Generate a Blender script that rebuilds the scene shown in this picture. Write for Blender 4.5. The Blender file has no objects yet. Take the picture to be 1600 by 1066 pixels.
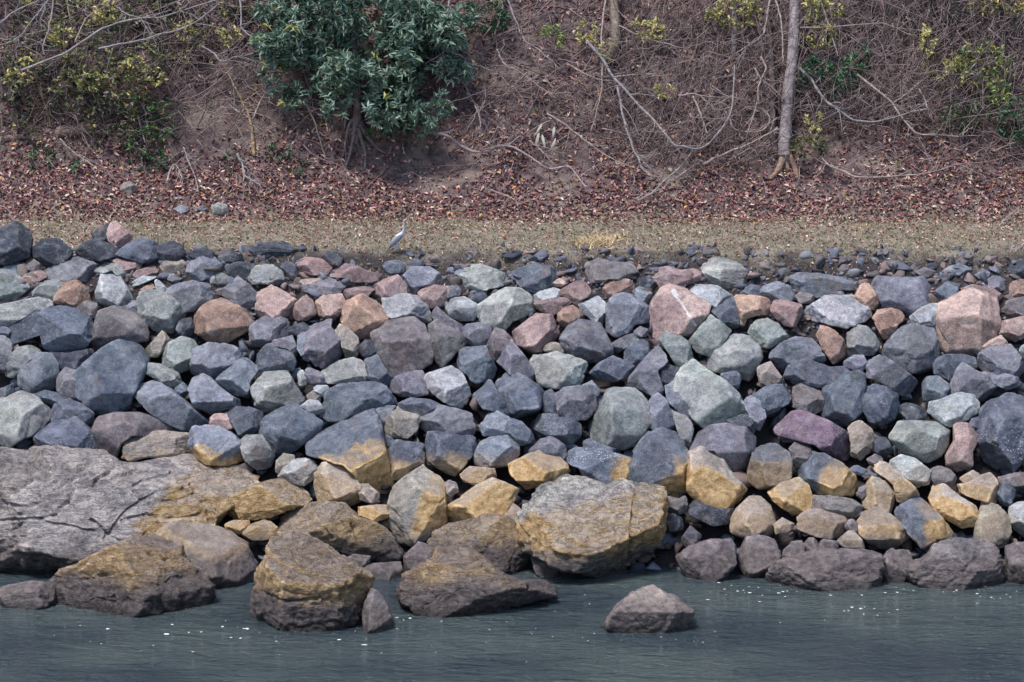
import bpy, bmesh, math, random
import numpy as np

# ------------------------------------------------------------------ camera, light, exposure
scene = bpy.context.scene
COL = scene.collection
CAM = np.array([0.0, -100.0, 27.0])
FWD = np.array([0.0, 103.0, -24.0]); FWD /= np.linalg.norm(FWD)
RGT = np.array([1.0, 0.0, 0.0])
UPV = np.cross(RGT, FWD)
FPX = 6430.0                                   # focal length in pixels of the 1600 px wide photograph
cam_d = bpy.data.cameras.new('camera')
cam = bpy.data.objects.new('camera', cam_d); COL.objects.link(cam)
cam.location = CAM
cam.rotation_euler = (math.radians(90) - math.atan2(24, 103), 0, 0)
cam_d.sensor_width = 36.0
cam_d.lens = 36.0 * FPX / 1600.0
cam_d.clip_start = 1.0
cam_d.clip_end = 3000.0
scene.camera = cam

SUN_EL, SUN_AZ = math.radians(70), math.radians(-60)     # azimuth from -y (towards the camera), negative = left
world = bpy.data.worlds.new('World'); scene.world = world
world.use_nodes = True
wn = world.node_tree.nodes; wl = world.node_tree.links
bg = wn['Background']
sky = wn.new('ShaderNodeTexSky'); sky.sky_type = 'NISHITA'; sky.sun_disc = False
sky.sun_elevation = SUN_EL
sky.sun_rotation = math.radians(180) + SUN_AZ * -1
sky.air_density = 1.0; sky.dust_density = 1.5; sky.ozone_density = 1.6
wl.new(sky.outputs['Color'], bg.inputs['Color'])
bg.inputs['Strength'].default_value = 0.12
sun_d = bpy.data.lights.new('sun', 'SUN')
sun_d.energy = 2.6; sun_d.angle = math.radians(15); sun_d.color = (1.0, 0.98, 0.965)
sun = bpy.data.objects.new('sun', sun_d); COL.objects.link(sun)
sun.location = (-30, -40, 60)
sun.rotation_euler = (math.radians(90) - SUN_EL, 0, SUN_AZ)
scene.view_settings.view_transform = 'Standard'
scene.view_settings.look = 'None'
scene.view_settings.gamma = 1.0
scene.view_settings.exposure = 0.68
scene.view_settings.use_curve_mapping = False

# ------------------------------------------------------------------ outlines: tile ; colour ; options ; label ; points
ROCKS = """
T1;k;;dark triangular boulder standing at the far left end of the crest;-8,18 3,14 9,10 13,12 18,22 18,32 8,36 -8,38
T1;k;;squarish charcoal boulder beside the dark triangular one on the crest;20,28 25,22 35,21 42,24 44,31 40,36 29,38 22,34
T1;k;;dark wedge leaning on the back of the pale pointed crest boulder;56,18 63,14 69,10 71,20 66,24 58,21
T1;P;;pale pointed pinkish tan boulder rising above the dark crest stones;68,13 70,9 76,14 83,20 78,25 73,28 69,24 67,18
T1;k;;dark low boulder directly in front of the pale pointed crest boulder;47,29 52,24 59,21 66,24 73,28 72,32 63,35 54,33
T1;b;;flat dark slate slab right of the pale pointed crest boulder;73,31 80,25 87,21 95,23 101,27 99,33 92,37 82,34
T1;k;;blackish humped stone at the right end of the left crest cluster;99,26 105,22 112,25 116,31 108,35 98,36
T1;B;;small smooth blue stone beneath the dark triangular crest boulder;1,38 8,35 14,38 16,42 10,44 2,41
T1;n;;small dull pink stone right of the smooth blue stone;13,36 20,34 27,38 25,42 17,42
T1;g;;rounded pale grey boulder cut by the left edge, below the small blue stone;-8,44 0,41 8,41 15,47 17,52 10,58 0,61 -8,60
T1;p;;thin pinkish slab wedged left of the broad mauve slab;14,44 25,41 31,44 22,49 17,50
T1;m;l;broad lilac grey slab sloping up to the left crest;25,43 40,35 50,32 62,35 60,41 54,46 53,50 40,47 28,48
T1;g;;grey boulder in shade left of the small orange block;19,56 28,48 36,47 40,50 34,58 26,58
T1;o;;small bright orange block above the big notched slate boulder;36,50 40,47 48,47 54,53 56,61 49,65 42,62 34,63
T1;n;;brown stone tucked below the small orange block;48,64 54,60 60,62 60,70 53,71
T1;w;l;tall whitish boulder with a peaked top above the brown mauve dome;61,55 63,43 68,40 74,44 80,54 83,61 80,64 70,63 61,62
T1;g;;greenish grey stone capping the tall whitish peaked boulder;59,42 64,36 72,37 79,41 80,47 76,48 70,41 63,44
T1;p;;flat pink stone behind the greenish cap stone on the left crest;65,34 74,33 88,36 86,41 82,45 78,41 72,36
T1;p;;thin red streaked stone right of the flat pink crest stone;80,47 86,41 96,38 99,41 97,43 86,47
T1;w;;thin pale wedge under the thin red streaked stone;81,49 90,44 98,43 96,46 90,49 84,51
T1;t;r;rounded brown boulder on the left crest above the small bluish pebble;100,39 104,33 110,32 115,36 116,42 110,45 104,43
T1;B;;small bluish pebble under the rounded brown crest boulder;103,44 108,43 113,46 110,49 105,47
T1;B;l;pointed blue grey boulder on the crest right of the rounded brown one;116,43 119,36 131,31 139,38 141,42 133,44 126,47 118,46
T1;k;;black stone on the crest right of the pointed blue grey boulder;138,40 148,36 158,37 159,46 150,46 142,43
T1;k;;flat black slab along the grass edge above the pointed blue grey boulder;116,30 128,27 135,30 133,34 122,34
T1;k;;flat black slab along the grass edge with the pale cut boulder below it;134,31 143,29 152,32 150,36 139,36
T1;g;;small greenish grey stone below the pointed blue grey crest boulder;130,45 137,42 145,46 140,51 132,49
T1;m;;wide blue violet boulder above the gap beside the coarse orange boulder;104,53 110,50 120,48 130,50 132,57 124,64 115,67 110,62 105,57
T1;w;;small pale splinter above the sloping grey green boulder;96,46 100,48 105,53 103,56 98,53
T1;o;;orange sliver peeping out over the sloping grey green boulder;88,53 94,49 97,52 95,57 89,57
T1;g;l;sloping grey green boulder with a whitish lower right corner;87,55 92,53 103,56 111,62 114,70 109,78 101,81 95,76 87,69 86,63
T1;m;;small mauve stone at the right foot of the tall whitish boulder;80,62 85,60 87,66 83,69 79,66
T1;m;l;mauve grey angular boulder leaning over the coarse orange boulder;132,55 140,52 148,46 154,50 160,56 158,63 155,67 146,61 140,57
T1;o;e;coarse grained orange brown boulder with a flat sunlit face;122,65 133,61 138,59 145,62 152,66 158,71 159,75 149,81 140,86 131,85 122,78
T1;w;s;whitish split slab with a layered top at the left edge;-8,65 8,61 22,58 26,60 33,62 25,66 12,72 5,76 -8,77
T1;B;;grey stone under the whitish split slab at the left edge;-8,77 5,76 8,75 4,82 -8,83
T1;b;e;big slate boulder with a deep notch in its underside;4,83 8,76 17,72 28,65 42,63 52,69 58,75 56,82 51,89 42,92 34,92 29,88 27,81 18,81 8,88
T1;n;r;brown mauve dome below the tall whitish peaked boulder;59,76 62,67 71,64 80,66 88,71 93,79 92,84 80,86 68,90 58,89
T1;b;e;tall dark slate wedge reaching down to the rusty speckled base;47,106 56,97 66,89 80,83 92,83 91,92 88,106 82,118 80,128 68,131 55,123 48,116
T1;t;;small tan crag between the tall slate wedge and the grey green boulder;91,90 97,84 101,78 106,80 104,88 99,94 93,95
T1;k;;dark stone in the gap left of the coarse orange boulder;112,72 119,71 122,80 115,83 110,78
T1;g;;greenish boulder with faint slanting bands below the coarse orange boulder's gap;102,94 105,87 113,83 120,85 124,89 120,97 117,106 108,102 103,99
T1;B;e;broad blue grey block directly beneath the coarse orange boulder;120,95 121,91 130,87 142,88 150,91 153,96 146,103 139,107 130,108 120,105
T1;m;;mauve boulder cut by the left edge below the notched slate boulder;-8,83 3,82 7,88 6,96 3,104 -8,104
T1;g;;mossy grey boulder behind the round blue grey one at the left;4,97 10,90 18,88 24,92 24,97 14,101 10,107 4,106
T1;B;r;round blue grey boulder under the notched slate boulder;9,105 13,98 22,93 31,94 35,100 36,108 32,116 26,116 20,118 11,111
T1;k;;deep blue stone in shade between the notched slate and the tall wedge;30,92 42,93 58,90 60,93 50,101 45,105 36,102 32,95
T5;m;;small grey boulder squeezed against the left side of the tall slate wedge;36,12 40,7 45,5 48,12 48,20 53,28 46,27 38,24 36,19
T5;g;;dull green boulder right of the tall slate wedge;90,3 100,4 110,9 113,15 108,19 98,13 90,9
T2;g;l;rounded pale boulder on the crest left of the long pink slab;-5,50 -4,43 2,38 10,38 15,42 17,46 20,51 18,54 10,50 4,49
T2;k;;long flat black rock on the crest left of the heron;-4,28 5,24 16,23 22,26 27,30 20,32 8,32 -4,31
T2;k;;small black crest stone between the flat black rock and the heron;40,33 45,29 52,30 54,33 52,38 46,37
T2;k;;dark knobbly stone right of the rounded pale crest boulder;15,38 20,35 24,38 26,44 22,47 17,42
T2;p;;mauve pink wedge on the crest below the flat black rock;23,35 32,33 42,34 48,39 44,43 36,44 30,42 26,38
T2;p;e;long low pink slab under the crest left of the heron's stone;45,43 50,40 55,37 62,38 68,41 76,43 85,44 80,47 72,50 62,49 57,46 48,45
T2;P;;thin tan flake on top of the grey brown slab;26,47 34,46 41,46 38,49 30,50
T2;m;;grey brown slab under the long low pink slab's left end;24,52 30,50 38,49 43,45 52,46 58,46 55,51 52,55 40,56 30,56 25,55
T2;P;e;large pink boulder with a pale leaning face;0,68 2,50 6,49 15,53 25,60 22,67 17,71 9,71 0,72
T2;p;;small upright brownish pink stone right of the large leaning pink boulder;23,69 24,62 29,58 33,56 36,62 37,68 31,72 24,72
T2;P;;squat salmon pink block left of the two tone orange boulder;37,66 38,60 42,57 53,56 55,61 52,68 51,72 45,71 38,70
T2;p;;mauve pink sliver above the two tone orange boulder;53,54 60,52 69,51 73,53 70,57 58,59
T2;p;e;peaked dusty pink boulder below the heron's stone;73,57 75,50 80,47 88,44 92,48 95,53 97,57 90,56 83,57 79,60 73,60
T2;o;e;two tone orange boulder with a grey lower right face;53,63 58,60 66,57 74,61 81,68 81,74 75,80 70,84 64,83 58,78 54,73
T2;w;l;broad pale grey boulder right of the two tone orange boulder;80,60 84,57 92,56 98,57 102,59 106,63 109,71 108,76 98,72 90,72 84,73 81,68
T2;B;e;blue grey block right of the peaked dusty pink boulder;92,45 97,39 108,39 114,43 117,49 110,50 103,51 100,55 98,56 95,50
T2;b;r;smooth blue stone right below the heron's feet;78,40 81,36 88,34 94,38 92,42 84,43 79,41
T2;b;;small flat blue stone just right of the heron's stone;95,37 100,34 106,36 104,39 97,40
T2;p;;bright pinkish red boulder left of the mottled white speckled one;102,55 108,50 116,49 119,55 118,61 112,64 107,64 103,58
T2;m;;dark mauve stone between the pinkish red boulder and the bright pale crest boulder;118,51 126,51 129,55 124,58 119,58
T2;G;e;bright pale green grey boulder on the crest, largest right of the heron;128,43 132,38 140,37 150,41 156,44 159,48 150,51 140,54 134,55 129,51 127,47
T2;k;;dark small stone under the bright pale green grey crest boulder;133,57 142,54 145,58 138,61 133,60
T2;w;r;mottled boulder blotched with white, left of the big whitish boulder;119,64 122,59 130,58 136,61 139,66 135,72 127,72 121,69
T2;G;e;big whitish boulder with a black hollow beneath it;139,63 148,57 156,53 164,53 171,58 173,66 168,69 160,72 155,77 148,79 142,73 139,68
T2;m;;narrow mauve wedge left below the mottled white boulder;109,67 113,64 120,70 128,75 130,80 126,82 118,77 112,73
T2;m;r;dark violet grey boulder under the mottled white boulder;128,79 132,75 140,74 147,77 146,86 140,89 132,88 128,84
T2;n;e;big round brown boulder with an orange crown;73,81 82,75 90,72 98,71 104,75 107,82 109,92 108,98 101,102 92,106 86,106 78,99 76,90
T2;n;;ochre brown boulder against the right side of the big round brown one;108,76 114,72 120,75 126,80 131,86 124,92 120,97 116,101 112,97 110,88
T2;m;l;craggy mauve boulder below the large leaning pink boulder;-3,76 5,70 12,69 18,72 21,78 21,82 12,84 4,89 -3,88
T2;m;e;large violet slate boulder with a knobbed top;31,82 34,72 40,71 47,73 46,77 52,84 54,91 50,97 46,101 38,99 32,92 30,88
T2;B;;narrow upright grey shard left of the large violet slate boulder;26,79 29,78 32,86 34,92 35,98 30,96 26,90
T2;t;;olive tan boulder in shade right of the large violet slate boulder;47,80 52,75 58,78 63,83 64,89 62,95 56,95 53,85
T2;k;;small dark stone left of the big round brown boulder;64,89 68,85 74,84 77,90 72,94 66,95
T2;b;;dark slate boulder below left of the big round brown boulder;68,98 74,92 77,96 80,102 86,108 85,112 75,113 70,107
T2;b;;dull blue boulder below the craggy mauve boulder;0,96 7,88 15,87 21,90 24,98 22,108 14,102 8,106 0,102
T2;m;;grey mauve stone between the craggy mauve boulder and the narrow upright shard;5,86 14,84 22,82 26,90 24,95 20,90 12,88
T2;k;;dark stone in the hollow above the narrow upright shard;20,77 30,73 33,77 27,82 22,81
T6;G;e;pale yellowish green slab with a sloping right end;43,8 52,2 62,0 67,3 70,9 74,15 60,16 44,15 42,11
T2;b;e;square slate block right below the ochre brown boulder;125,94 126,90 143,89 146,95 149,102 147,107 140,113 137,115 133,106 128,102
T2;n;;brown pointed boulder below the black hollow of the big whitish one;144,89 149,77 154,79 160,84 160,90 155,91 150,97 146,93
T3;m;e;smooth violet grey boulder left of the pale knobbly slab;-9,98 -4,92 0,85 4,90 9,97 15,107 13,111 8,112 0,106
T3;b;l;wide blue grey crest boulder right of the bright pale one;-2,43 5,40 14,37 22,38 30,43 26,47 22,51 15,55 8,53 4,48
T3;P;;small salmon sliver right of the wide blue grey crest boulder;23,48 30,46 36,48 31,51 25,51
T3;n;l;wide reddish brown crest slab with a dark shadowed front;42,45 46,37 55,34 66,37 73,36 77,42 79,46 76,49 70,47 60,46 57,50 48,50
T3;o;;orange tan stone in front of the wide reddish brown crest slab;57,55 58,49 62,46 72,47 77,50 74,55 66,57 60,60
T3;p;e;pointed pink stone below the small salmon sliver;29,55 36,50 42,47 46,50 51,57 44,59 41,63 36,59 32,57
T3;w;;flat pale bluish stone left of the pointed pink stone;12,58 18,54 26,52 32,54 33,57 26,60 14,60
T3;p;;flat red pink slab below the flat pale bluish stone;13,60 24,59 33,58 36,61 30,65 26,69 18,66 14,63
T3;o;r;rounded rusty brown stone above the pink topped grey boulder;29,68 33,64 38,63 43,67 47,72 40,71 36,76 31,76 29,72
T3;w;;grey boulder with a lilac white patch on its face;42,62 46,58 54,58 59,63 61,70 58,74 52,74 48,70 44,67
T3;B;e;large blue grey boulder left of the pink boulder with the white streak;59,63 64,57 70,56 77,58 83,61 86,66 84,73 76,74 73,79 66,82 60,79 60,72
T3;B;;small blue stone above the left shoulder of the white streaked pink boulder;75,54 80,51 86,54 88,58 86,62 80,60
T3;k;;dark crest stone between the reddish brown slab and the flat pink one;77,47 84,45 90,49 92,53 85,54 79,51
T3;p;e;flat reddish pink crest slab left of the whitish crag;88,44 91,40 98,39 106,41 113,40 119,43 123,48 114,50 105,52 95,52 90,48
T3;G;s;whitish weathered crag like a stump standing on the crest;119,39 126,34 132,34 140,36 146,42 148,48 144,52 137,54 128,50 122,46
T3;w;e;pale boulder with a rusty underside behind the white streaked pink boulder;110,53 118,50 128,51 135,56 137,59 130,62 124,66 122,60 116,57
T3;P;Qe;big pink boulder with a white streak running down its face;85,75 88,62 94,53 99,51 107,54 116,58 122,63 121,70 115,77 110,83 104,80 97,79 91,86 86,83
T3;b;;small blue stone below the right foot of the whitish crag;142,56 149,50 155,50 156,57 145,59
T3;b;;dark blue boulder in shade left of the orange red block;124,66 132,61 138,58 140,66 141,78 136,80 132,73
T3;o;e;orange red block with a dark left side, right of the streaked pink boulder;138,60 141,57 150,57 160,59 161,68 152,69 146,71 144,79 140,80 139,70
T3;g;e;green grey block tilted like a diamond beside the streaked pink boulder;111,85 117,77 124,69 131,75 136,79 130,87 125,94 116,91
T3;g;;olive grey boulder hanging below the streaked pink boulder;92,84 97,78 104,81 110,86 113,98 107,103 102,100 98,92
T3;G;r;round pale green boulder with a speckled surface;122,98 128,89 135,82 140,81 147,83 153,89 155,95 151,103 147,109 140,107 131,104 123,103
T3;m;;small mauve stone under the large blue grey boulder;75,80 80,76 85,78 84,82 78,83
T3;m;;mauve slab right of the pink topped grey boulder;62,87 70,82 78,80 80,84 71,89 64,94 62,91
T3;b;;dark blue boulder under the mauve slab;69,94 72,89 80,84 84,86 86,93 77,100 71,98
T3;m;e;dark violet slate triangle above the round topped grey green boulder;74,107 84,96 91,89 96,95 96,100 90,104 93,113 97,120 90,121 80,114 70,113
T3;p;e;brown pink boulder left of the pink topped grey boulder;1,80 10,73 15,69 24,70 28,80 25,85 20,88 17,93 8,92 2,86
T3;t;;small tan block between the brown pink and the pink topped boulders;20,89 23,86 31,86 32,92 25,93 20,92
T3;m;e;big grey boulder with a pinkish top and a pale lower rim;31,84 36,77 41,72 48,73 55,74 58,82 61,88 62,93 56,97 48,98 40,95 34,93 32,88
T3;G;l;pale knobbly yellowish slab under the pink topped grey boulder;9,94 18,95 28,93 38,95 46,100 47,108 43,113 30,114 18,112 14,104
T3;b;e;faceted slate boulder right of the pale knobbly slab;49,105 55,99 63,95 73,99 76,101 72,107 64,110 55,108
T3;k;;dark stone in the hollow left of the large smooth pale boulder;88,104 97,100 105,103 104,108 96,114 91,110
T4;B;l;long blue slab with a wavy top just under the right crest;8,49 14,45 20,43 32,43 44,46 57,49 54,53 44,53 36,57 30,57 24,55 14,53
T4;B;;blue grey boulder left of the long wavy topped slab;-7,56 -2,51 6,48 13,51 17,57 12,61 2,60
T4;n;;small brown stone under the long wavy topped slab;17,57 22,53 31,58 28,61 20,62
T4;p;e;reddish orange boulder left of the wide flat grey boulder;2,66 5,59 9,59 20,63 21,68 16,76 10,75 5,70
T4;w;l;wide flat grey boulder with a low ridge along its top;20,66 30,62 38,57 45,55 52,57 62,64 64,69 58,72 48,76 38,74 28,71 22,70
T4;m;;small mauve flake behind the wide flat grey boulder;36,57 42,52 48,55 42,59
T4;o;;pointed orange tan stone right of the wide flat grey boulder;54,59 58,51 63,48 66,54 70,64 66,66 60,62
T4;B;r;big rounded violet blue boulder under the right crest;66,51 70,45 80,46 92,46 97,45 103,53 105,59 97,64 88,70 84,66 73,64 70,58
T4;b;;dark blue boulder right of the big rounded violet blue one;104,54 112,48 120,50 119,56 110,61 105,60
T4;o;e;orange block with a tapering foot below the violet blue boulder;66,70 68,66 77,65 85,67 86,71 80,75 77,80 73,84 70,80
T4;w;l;white flecked bluish stone left of the huge salmon boulder;89,70 95,65 102,62 108,62 107,70 103,77 96,76 90,74
T4;P;e;huge salmon pink boulder, largest of the upper right bank;104,80 107,74 109,63 118,58 127,53 135,56 142,60 144,67 143,75 139,83 128,92 119,94 110,89 105,84
T4;p;;dull pink slab behind the huge salmon boulder;119,54 128,50 140,52 148,58 142,61 132,55
T4;o;;orange slab at the right edge, uppermost of the edge stack;149,53 150,47 160,47 170,48 170,57 156,58 149,57
T4;n;;brown orange block at the right edge, middle of the edge stack;146,66 150,60 160,58 170,60 170,70 156,70 148,72
T4;P;;tan pink block at the right edge, lowest of the edge stack;144,78 148,73 160,70 170,71 170,79 158,83 152,86 147,82
T4;m;e;large dark violet boulder with a flat streaked face;69,95 76,86 84,78 90,75 103,78 105,87 104,101 95,104 84,103 76,99
T4;g;e;grey green block between two orange stones with pale streaks;51,79 54,75 62,77 67,82 69,87 65,93 57,94 51,91 50,84
T4;o;e;tilted orange brown boulder left of the grey green streaked block;31,82 34,75 42,79 47,85 50,92 46,98 40,98 35,91
T4;g;;grey green boulder under the orange red block;-12,80 -8,73 0,72 6,75 12,82 8,86 0,89 -8,88
T4;B;l;craggy blue grey boulder left of the tilted orange brown one;1,94 8,87 18,83 27,84 32,91 35,98 30,101 18,98 14,103 7,102 2,98
T4;B;;small blue slab right below the tilted orange brown boulder;46,99 54,94 60,94 62,100 58,104 50,102
T4;P;;small tan pink stone at the lower right of the huge salmon boulder;130,91 138,85 145,82 149,87 140,88 133,95
T4;m;e;broad mauve boulder near the right edge below the huge salmon one;131,100 133,93 142,88 152,88 157,96 160,103 158,108 148,108 136,104
T4;g;;greenish stone cut by the right edge above the broad mauve boulder;157,91 160,86 170,88 170,97 159,96
T4;b;;dark blue slab in the shade right of the large dark violet boulder;104,97 112,94 122,94 130,96 130,100 122,102 115,110 104,105
T4;k;r;dark rounded stone on the crest at the right edge;148,42 154,35 170,35 170,46 152,46
T4;m;;mauve stone on the crest left of the dark rounded one at the edge;134,49 142,44 148,47 147,53 140,54 136,52
T4;n;;small reddish crest stone above the big rounded violet blue boulder;92,42 98,39 105,42 98,46
T4;B;;small bluish stone on the right crest, second from the mauve one;115,39 120,36 127,40 124,45 118,44
T4;b;;small dark blue crest stone right of the reddish one;106,45 112,41 116,44 110,48
T4;B;;small bluish stone on the right crest touching the mauve one;129,44 134,40 139,43 134,48
T5;b;;slate stone at the left edge above the pale green slab;-8,21 3,18 9,15 10,20 2,24 -8,27
T5;G;e;pale green slab with a rounded lip at the left edge;-8,30 2,26 11,22 20,25 30,27 33,31 29,38 24,45 13,50 7,54 3,53 -2,47 -8,46
T5;b;;thin slate slab behind the pale green slab's right shoulder;21,23 28,20 36,22 43,26 34,29 27,27
T5;b;;slate boulder with a rusty right end behind the pointed barnacled one;30,41 33,29 43,26 50,29 57,34 58,42 55,46 48,38 42,37
T5;b;ce;pointed slate boulder with a barnacled foot above the grey ledge;22,49 32,41 42,36 50,39 56,46 62,54 58,58 52,60 40,59 28,59 24,55
T5;n;r;long brown mauve boulder above the banded tan stone;59,45 62,37 72,35 85,35 97,38 107,44 108,47 95,49 83,48 76,53 74,62 68,62 62,58 60,52
T5;t;y4s;banded tan stone with white stripes on its upper rim;74,56 78,50 84,47 100,46 110,47 119,47 119,58 108,63 95,61 84,63 75,60
T5;B;e;long slanting slate boulder pointing down to the right;84,15 88,11 96,14 106,20 114,26 122,34 129,40 126,42 115,44 105,40 96,34 88,27 84,21
T5;b;;small dark stone right of the slanting slate boulder's upper end;109,19 114,15 118,19 116,24 111,23
T5;B;e;angular blue boulder right of the long slanting slate one;118,20 121,14 127,11 131,13 137,19 144,24 152,27 148,30 140,31 132,34 122,29
T5;B;e;blue grey boulder with a tapering foot left of the rugged pale green one;136,13 142,6 150,1 158,0 160,8 156,14 155,24 146,22 140,18
T5;P;;small pink stone with a white fleck below the angular blue boulder;130,39 135,34 140,34 147,43 139,45 132,43
T5;b;;slate boulder right of the small white flecked pink stone;140,36 146,31 155,31 163,34 163,42 158,47 150,48 147,42
T5;B;y7eH119,52,153,58;blue topped boulder with a yellow base beside the banded tan stone;120,45 122,43 133,42 142,46 148,51 152,54 152,62 142,66 132,65 122,63 119,55
T5;g;;upright greenish boulder leaning on the blue topped yellow based one;149,53 154,49 163,49 168,56 172,63 170,67 161,69 154,63
T6;G;l;rugged pale green boulder with a lumpy surface above the round slate one;-2,18 6,9 13,6 19,9 22,16 26,21 30,25 26,29 16,31 7,33 0,29
T6;b;e;wide slate boulder turning greenish at its right end;41,30 43,22 47,17 60,16 73,16 80,18 84,24 86,30 84,34 74,33 62,34 56,38 48,38 42,35
T6;w;;upper pale pebble left of the wide slate boulder;35,17 44,17 46,20 41,24 37,20
T6;t;;tan pebble beneath the upper pale pebble;32,23 36,20 41,24 41,27 33,27
T6;m;;mauve stone left of the pale yellowish green slab;29,9 33,6 40,9 44,15 38,17 32,15
T6;w;;small pale shard left of the mauve stone and the pale yellowish slab;26,10 28,6 32,12 33,16 27,17
T6;w;;pale wedge on the top right of the round slate boulder;27,31 34,25 39,27 43,33 38,35 30,33
T6;b;r;large round slate boulder with a pitted face;2,44 6,37 16,31 26,30 33,32 40,34 41,40 39,47 33,50 25,56 20,59 12,60 8,52 3,48
T6;b;y9eH34,60,78,46;large slate boulder whose lower half is coated yellow;34,53 40,48 52,42 62,37 72,33 75,38 77,45 79,53 82,64 85,75 82,82 72,81 64,77 62,70 56,66 48,63 35,60
T6;t;;tan brown boulder right of the peak of the half yellow slate boulder;80,40 86,33 90,30 96,33 102,37 100,45 94,50 84,48 79,45
T6;b;;dark slate slab behind the tan brown boulder;87,29 97,25 108,26 114,29 108,33 103,38 96,33 90,31
T6;B;;slate sliver between the wide slate boulder and the tan brown one;73,33 80,30 87,30 81,38 79,44 76,40
T6;m;;mauve boulder with a creased top left of the smooth pale shield;82,18 88,12 95,9 103,8 106,14 107,22 97,24 87,23
T6;w;e;smooth pale shield shaped boulder beside the mauve creased one;106,13 108,10 122,6 128,10 132,18 134,28 128,30 119,28 112,22 107,17
T6;b;e;left half of the slate pair split by a dark crack;136,23 142,18 146,13 150,20 156,28 159,36 149,33 142,31
T6;b;e;right half of the slate pair split by a dark crack;148,11 152,8 160,8 168,13 175,17 179,22 174,37 166,38 160,35 154,25
T6;m;e;rounded boulder with a pinkish top above the slate with the brown rim;100,44 105,36 115,30 124,32 133,35 136,42 139,48 130,48 118,46 108,46 102,48
T6;b;y5e;slate boulder with a brown barnacled rim under the pinkish topped one;102,50 104,47 118,47 128,49 137,48 137,56 131,64 124,72 117,70 109,64 105,57
T6;b;;small slate stone right of the half yellow slate boulder;78,47 84,49 87,52 83,58 80,55
T6;b;y6e;blue stone with a yellow foot right of the half yellow slate boulder;82,58 88,52 97,53 103,51 104,60 104,68 98,72 90,75 86,74 84,66
T6;B;;grey crag above the flat topped slate stone;140,43 145,35 150,33 157,37 164,42 158,47 150,48 142,48
T6;B;y3e;flat topped slate stone with a pale lower edge;136,61 141,53 147,50 158,49 163,51 163,60 156,67 146,69 138,66
T6;t;y5;low ochre stone under the slate with the brown rim;126,70 134,68 148,69 149,74 142,78 130,77
T6;t;;small tan stone behind the pale oval block above the ledge;13,64 17,60 23,61 24,64 17,68 16,74 13,70
T6;w;y2;pale oval block left of the barnacled cube;17,69 20,64 30,63 38,65 41,68 37,74 30,79 22,77 14,74
T6;t;cy5e;barnacled cube shaped boulder below the half yellow slate boulder;37,72 41,67 48,65 56,67 61,72 64,80 64,88 58,91 48,91 40,89 37,82
T6;t;;grey flake right of the barnacled cube;64,79 70,79 76,84 78,88 72,90 65,88
T6;y;eH95,112,113,66;tall ochre boulder with a narrow grey top;83,92 86,81 95,74 103,70 106,65 111,64 114,68 116,78 117,90 118,101 114,105 106,110 98,114 90,112 85,102
T6;t;;small knobbly stone right of the tall ochre boulder's top;117,78 121,76 125,78 126,83 119,87
T7;b;;small slate stone right of the cracked slate pair;20,22 26,19 30,22 28,30 28,34 21,35 18,30
T7;m;e;mauve boulder with a pale left face left of the grey green dome;27,24 33,19 42,18 50,21 55,26 52,32 46,37 38,38 30,34 28,29
T7;B;;small grey stone behind the mauve boulder with the pale face;44,17 50,14 55,20 53,24 48,20
T7;b;cr;dark violet boulder with a few barnacles below the pale faced mauve one;13,40 17,36 26,35 36,38 43,42 44,48 40,54 30,52 20,47 14,44
T7;b;;small slate stone left of the dark violet boulder;-5,42 0,38 6,40 11,45 14,51 6,54 -3,50
T7;g;r;large round topped grey green boulder in the middle of the bank;48,47 53,36 60,22 66,19 77,19 84,24 87,30 86,39 81,46 76,53 66,56 56,54 49,51
T7;B;e;smooth blue slab leaning on the round topped grey green boulder;84,23 90,21 96,27 100,36 104,48 96,47 88,44 84,42 87,32
T7;g;;narrow curved green stone right of the smooth blue slab;99,33 105,33 111,39 113,44 110,54 108,57 104,48 102,40
T7;G;e;large smooth pale boulder with a pointed top;101,16 108,8 115,3 122,9 132,14 139,22 144,31 147,33 138,37 128,41 119,42 113,36 108,26 102,20
T7;B;;grey slab under the left flank of the large smooth pale boulder;96,18 101,16 106,25 113,33 119,41 112,41 104,33 98,28
T7;b;;small blue stone below the round pale speckled boulder;130,10 140,8 143,12 140,19 133,15
T7;B;;blue sliver right of the large smooth pale boulder;143,24 150,24 156,28 158,36 153,47 149,38 146,32
T7;k;;dark stone under the right end of the large smooth pale boulder;134,39 147,34 152,45 150,48 140,43
T7;m;r;big rounded mauve boulder below the large smooth pale one;110,53 113,46 122,43 134,42 146,44 151,50 150,60 147,68 140,73 134,70 130,62 126,57 117,59 110,59
T7;b;y6eH91,82,107,57;smooth blue faced boulder with a yellow right end;72,75 76,65 80,55 86,49 92,46 102,48 106,54 110,61 111,73 107,82 103,87 94,84 82,80 73,78
T7;y;eH109,64,146,80;blue and yellow patched boulder right of the smooth blue faced one;109,64 111,60 122,56 128,58 132,65 138,74 146,82 147,87 141,92 130,93 117,90 110,82
T7;k;;blackish stone under the blue and yellow patched boulder;110,85 118,91 130,94 140,94 138,102 125,104 112,98
T7;b;cy4H60,80,62,58;dark barnacled boulder above the big flat ochre block;33,60 42,57 55,57 65,60 74,63 73,69 68,78 60,82 52,80 45,73 42,68 34,66
T7;m;r;small round violet stone behind the blunt ochre boulder;12,57 18,51 25,49 32,54 34,60 30,64 24,59 16,60 12,62
T7;y;;blunt ochre boulder above the big flat ochre block's left end;-4,68 4,64 12,60 20,58 27,61 33,67 35,70 28,76 18,79 10,81 5,76
T7;b;;dark slate stone under the round topped grey green boulder;43,54 48,50 56,54 66,57 62,61 50,58
T7;b;;narrow slate stone behind the smooth blue faced boulder;74,60 80,51 87,44 88,48 80,56 76,64
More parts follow.
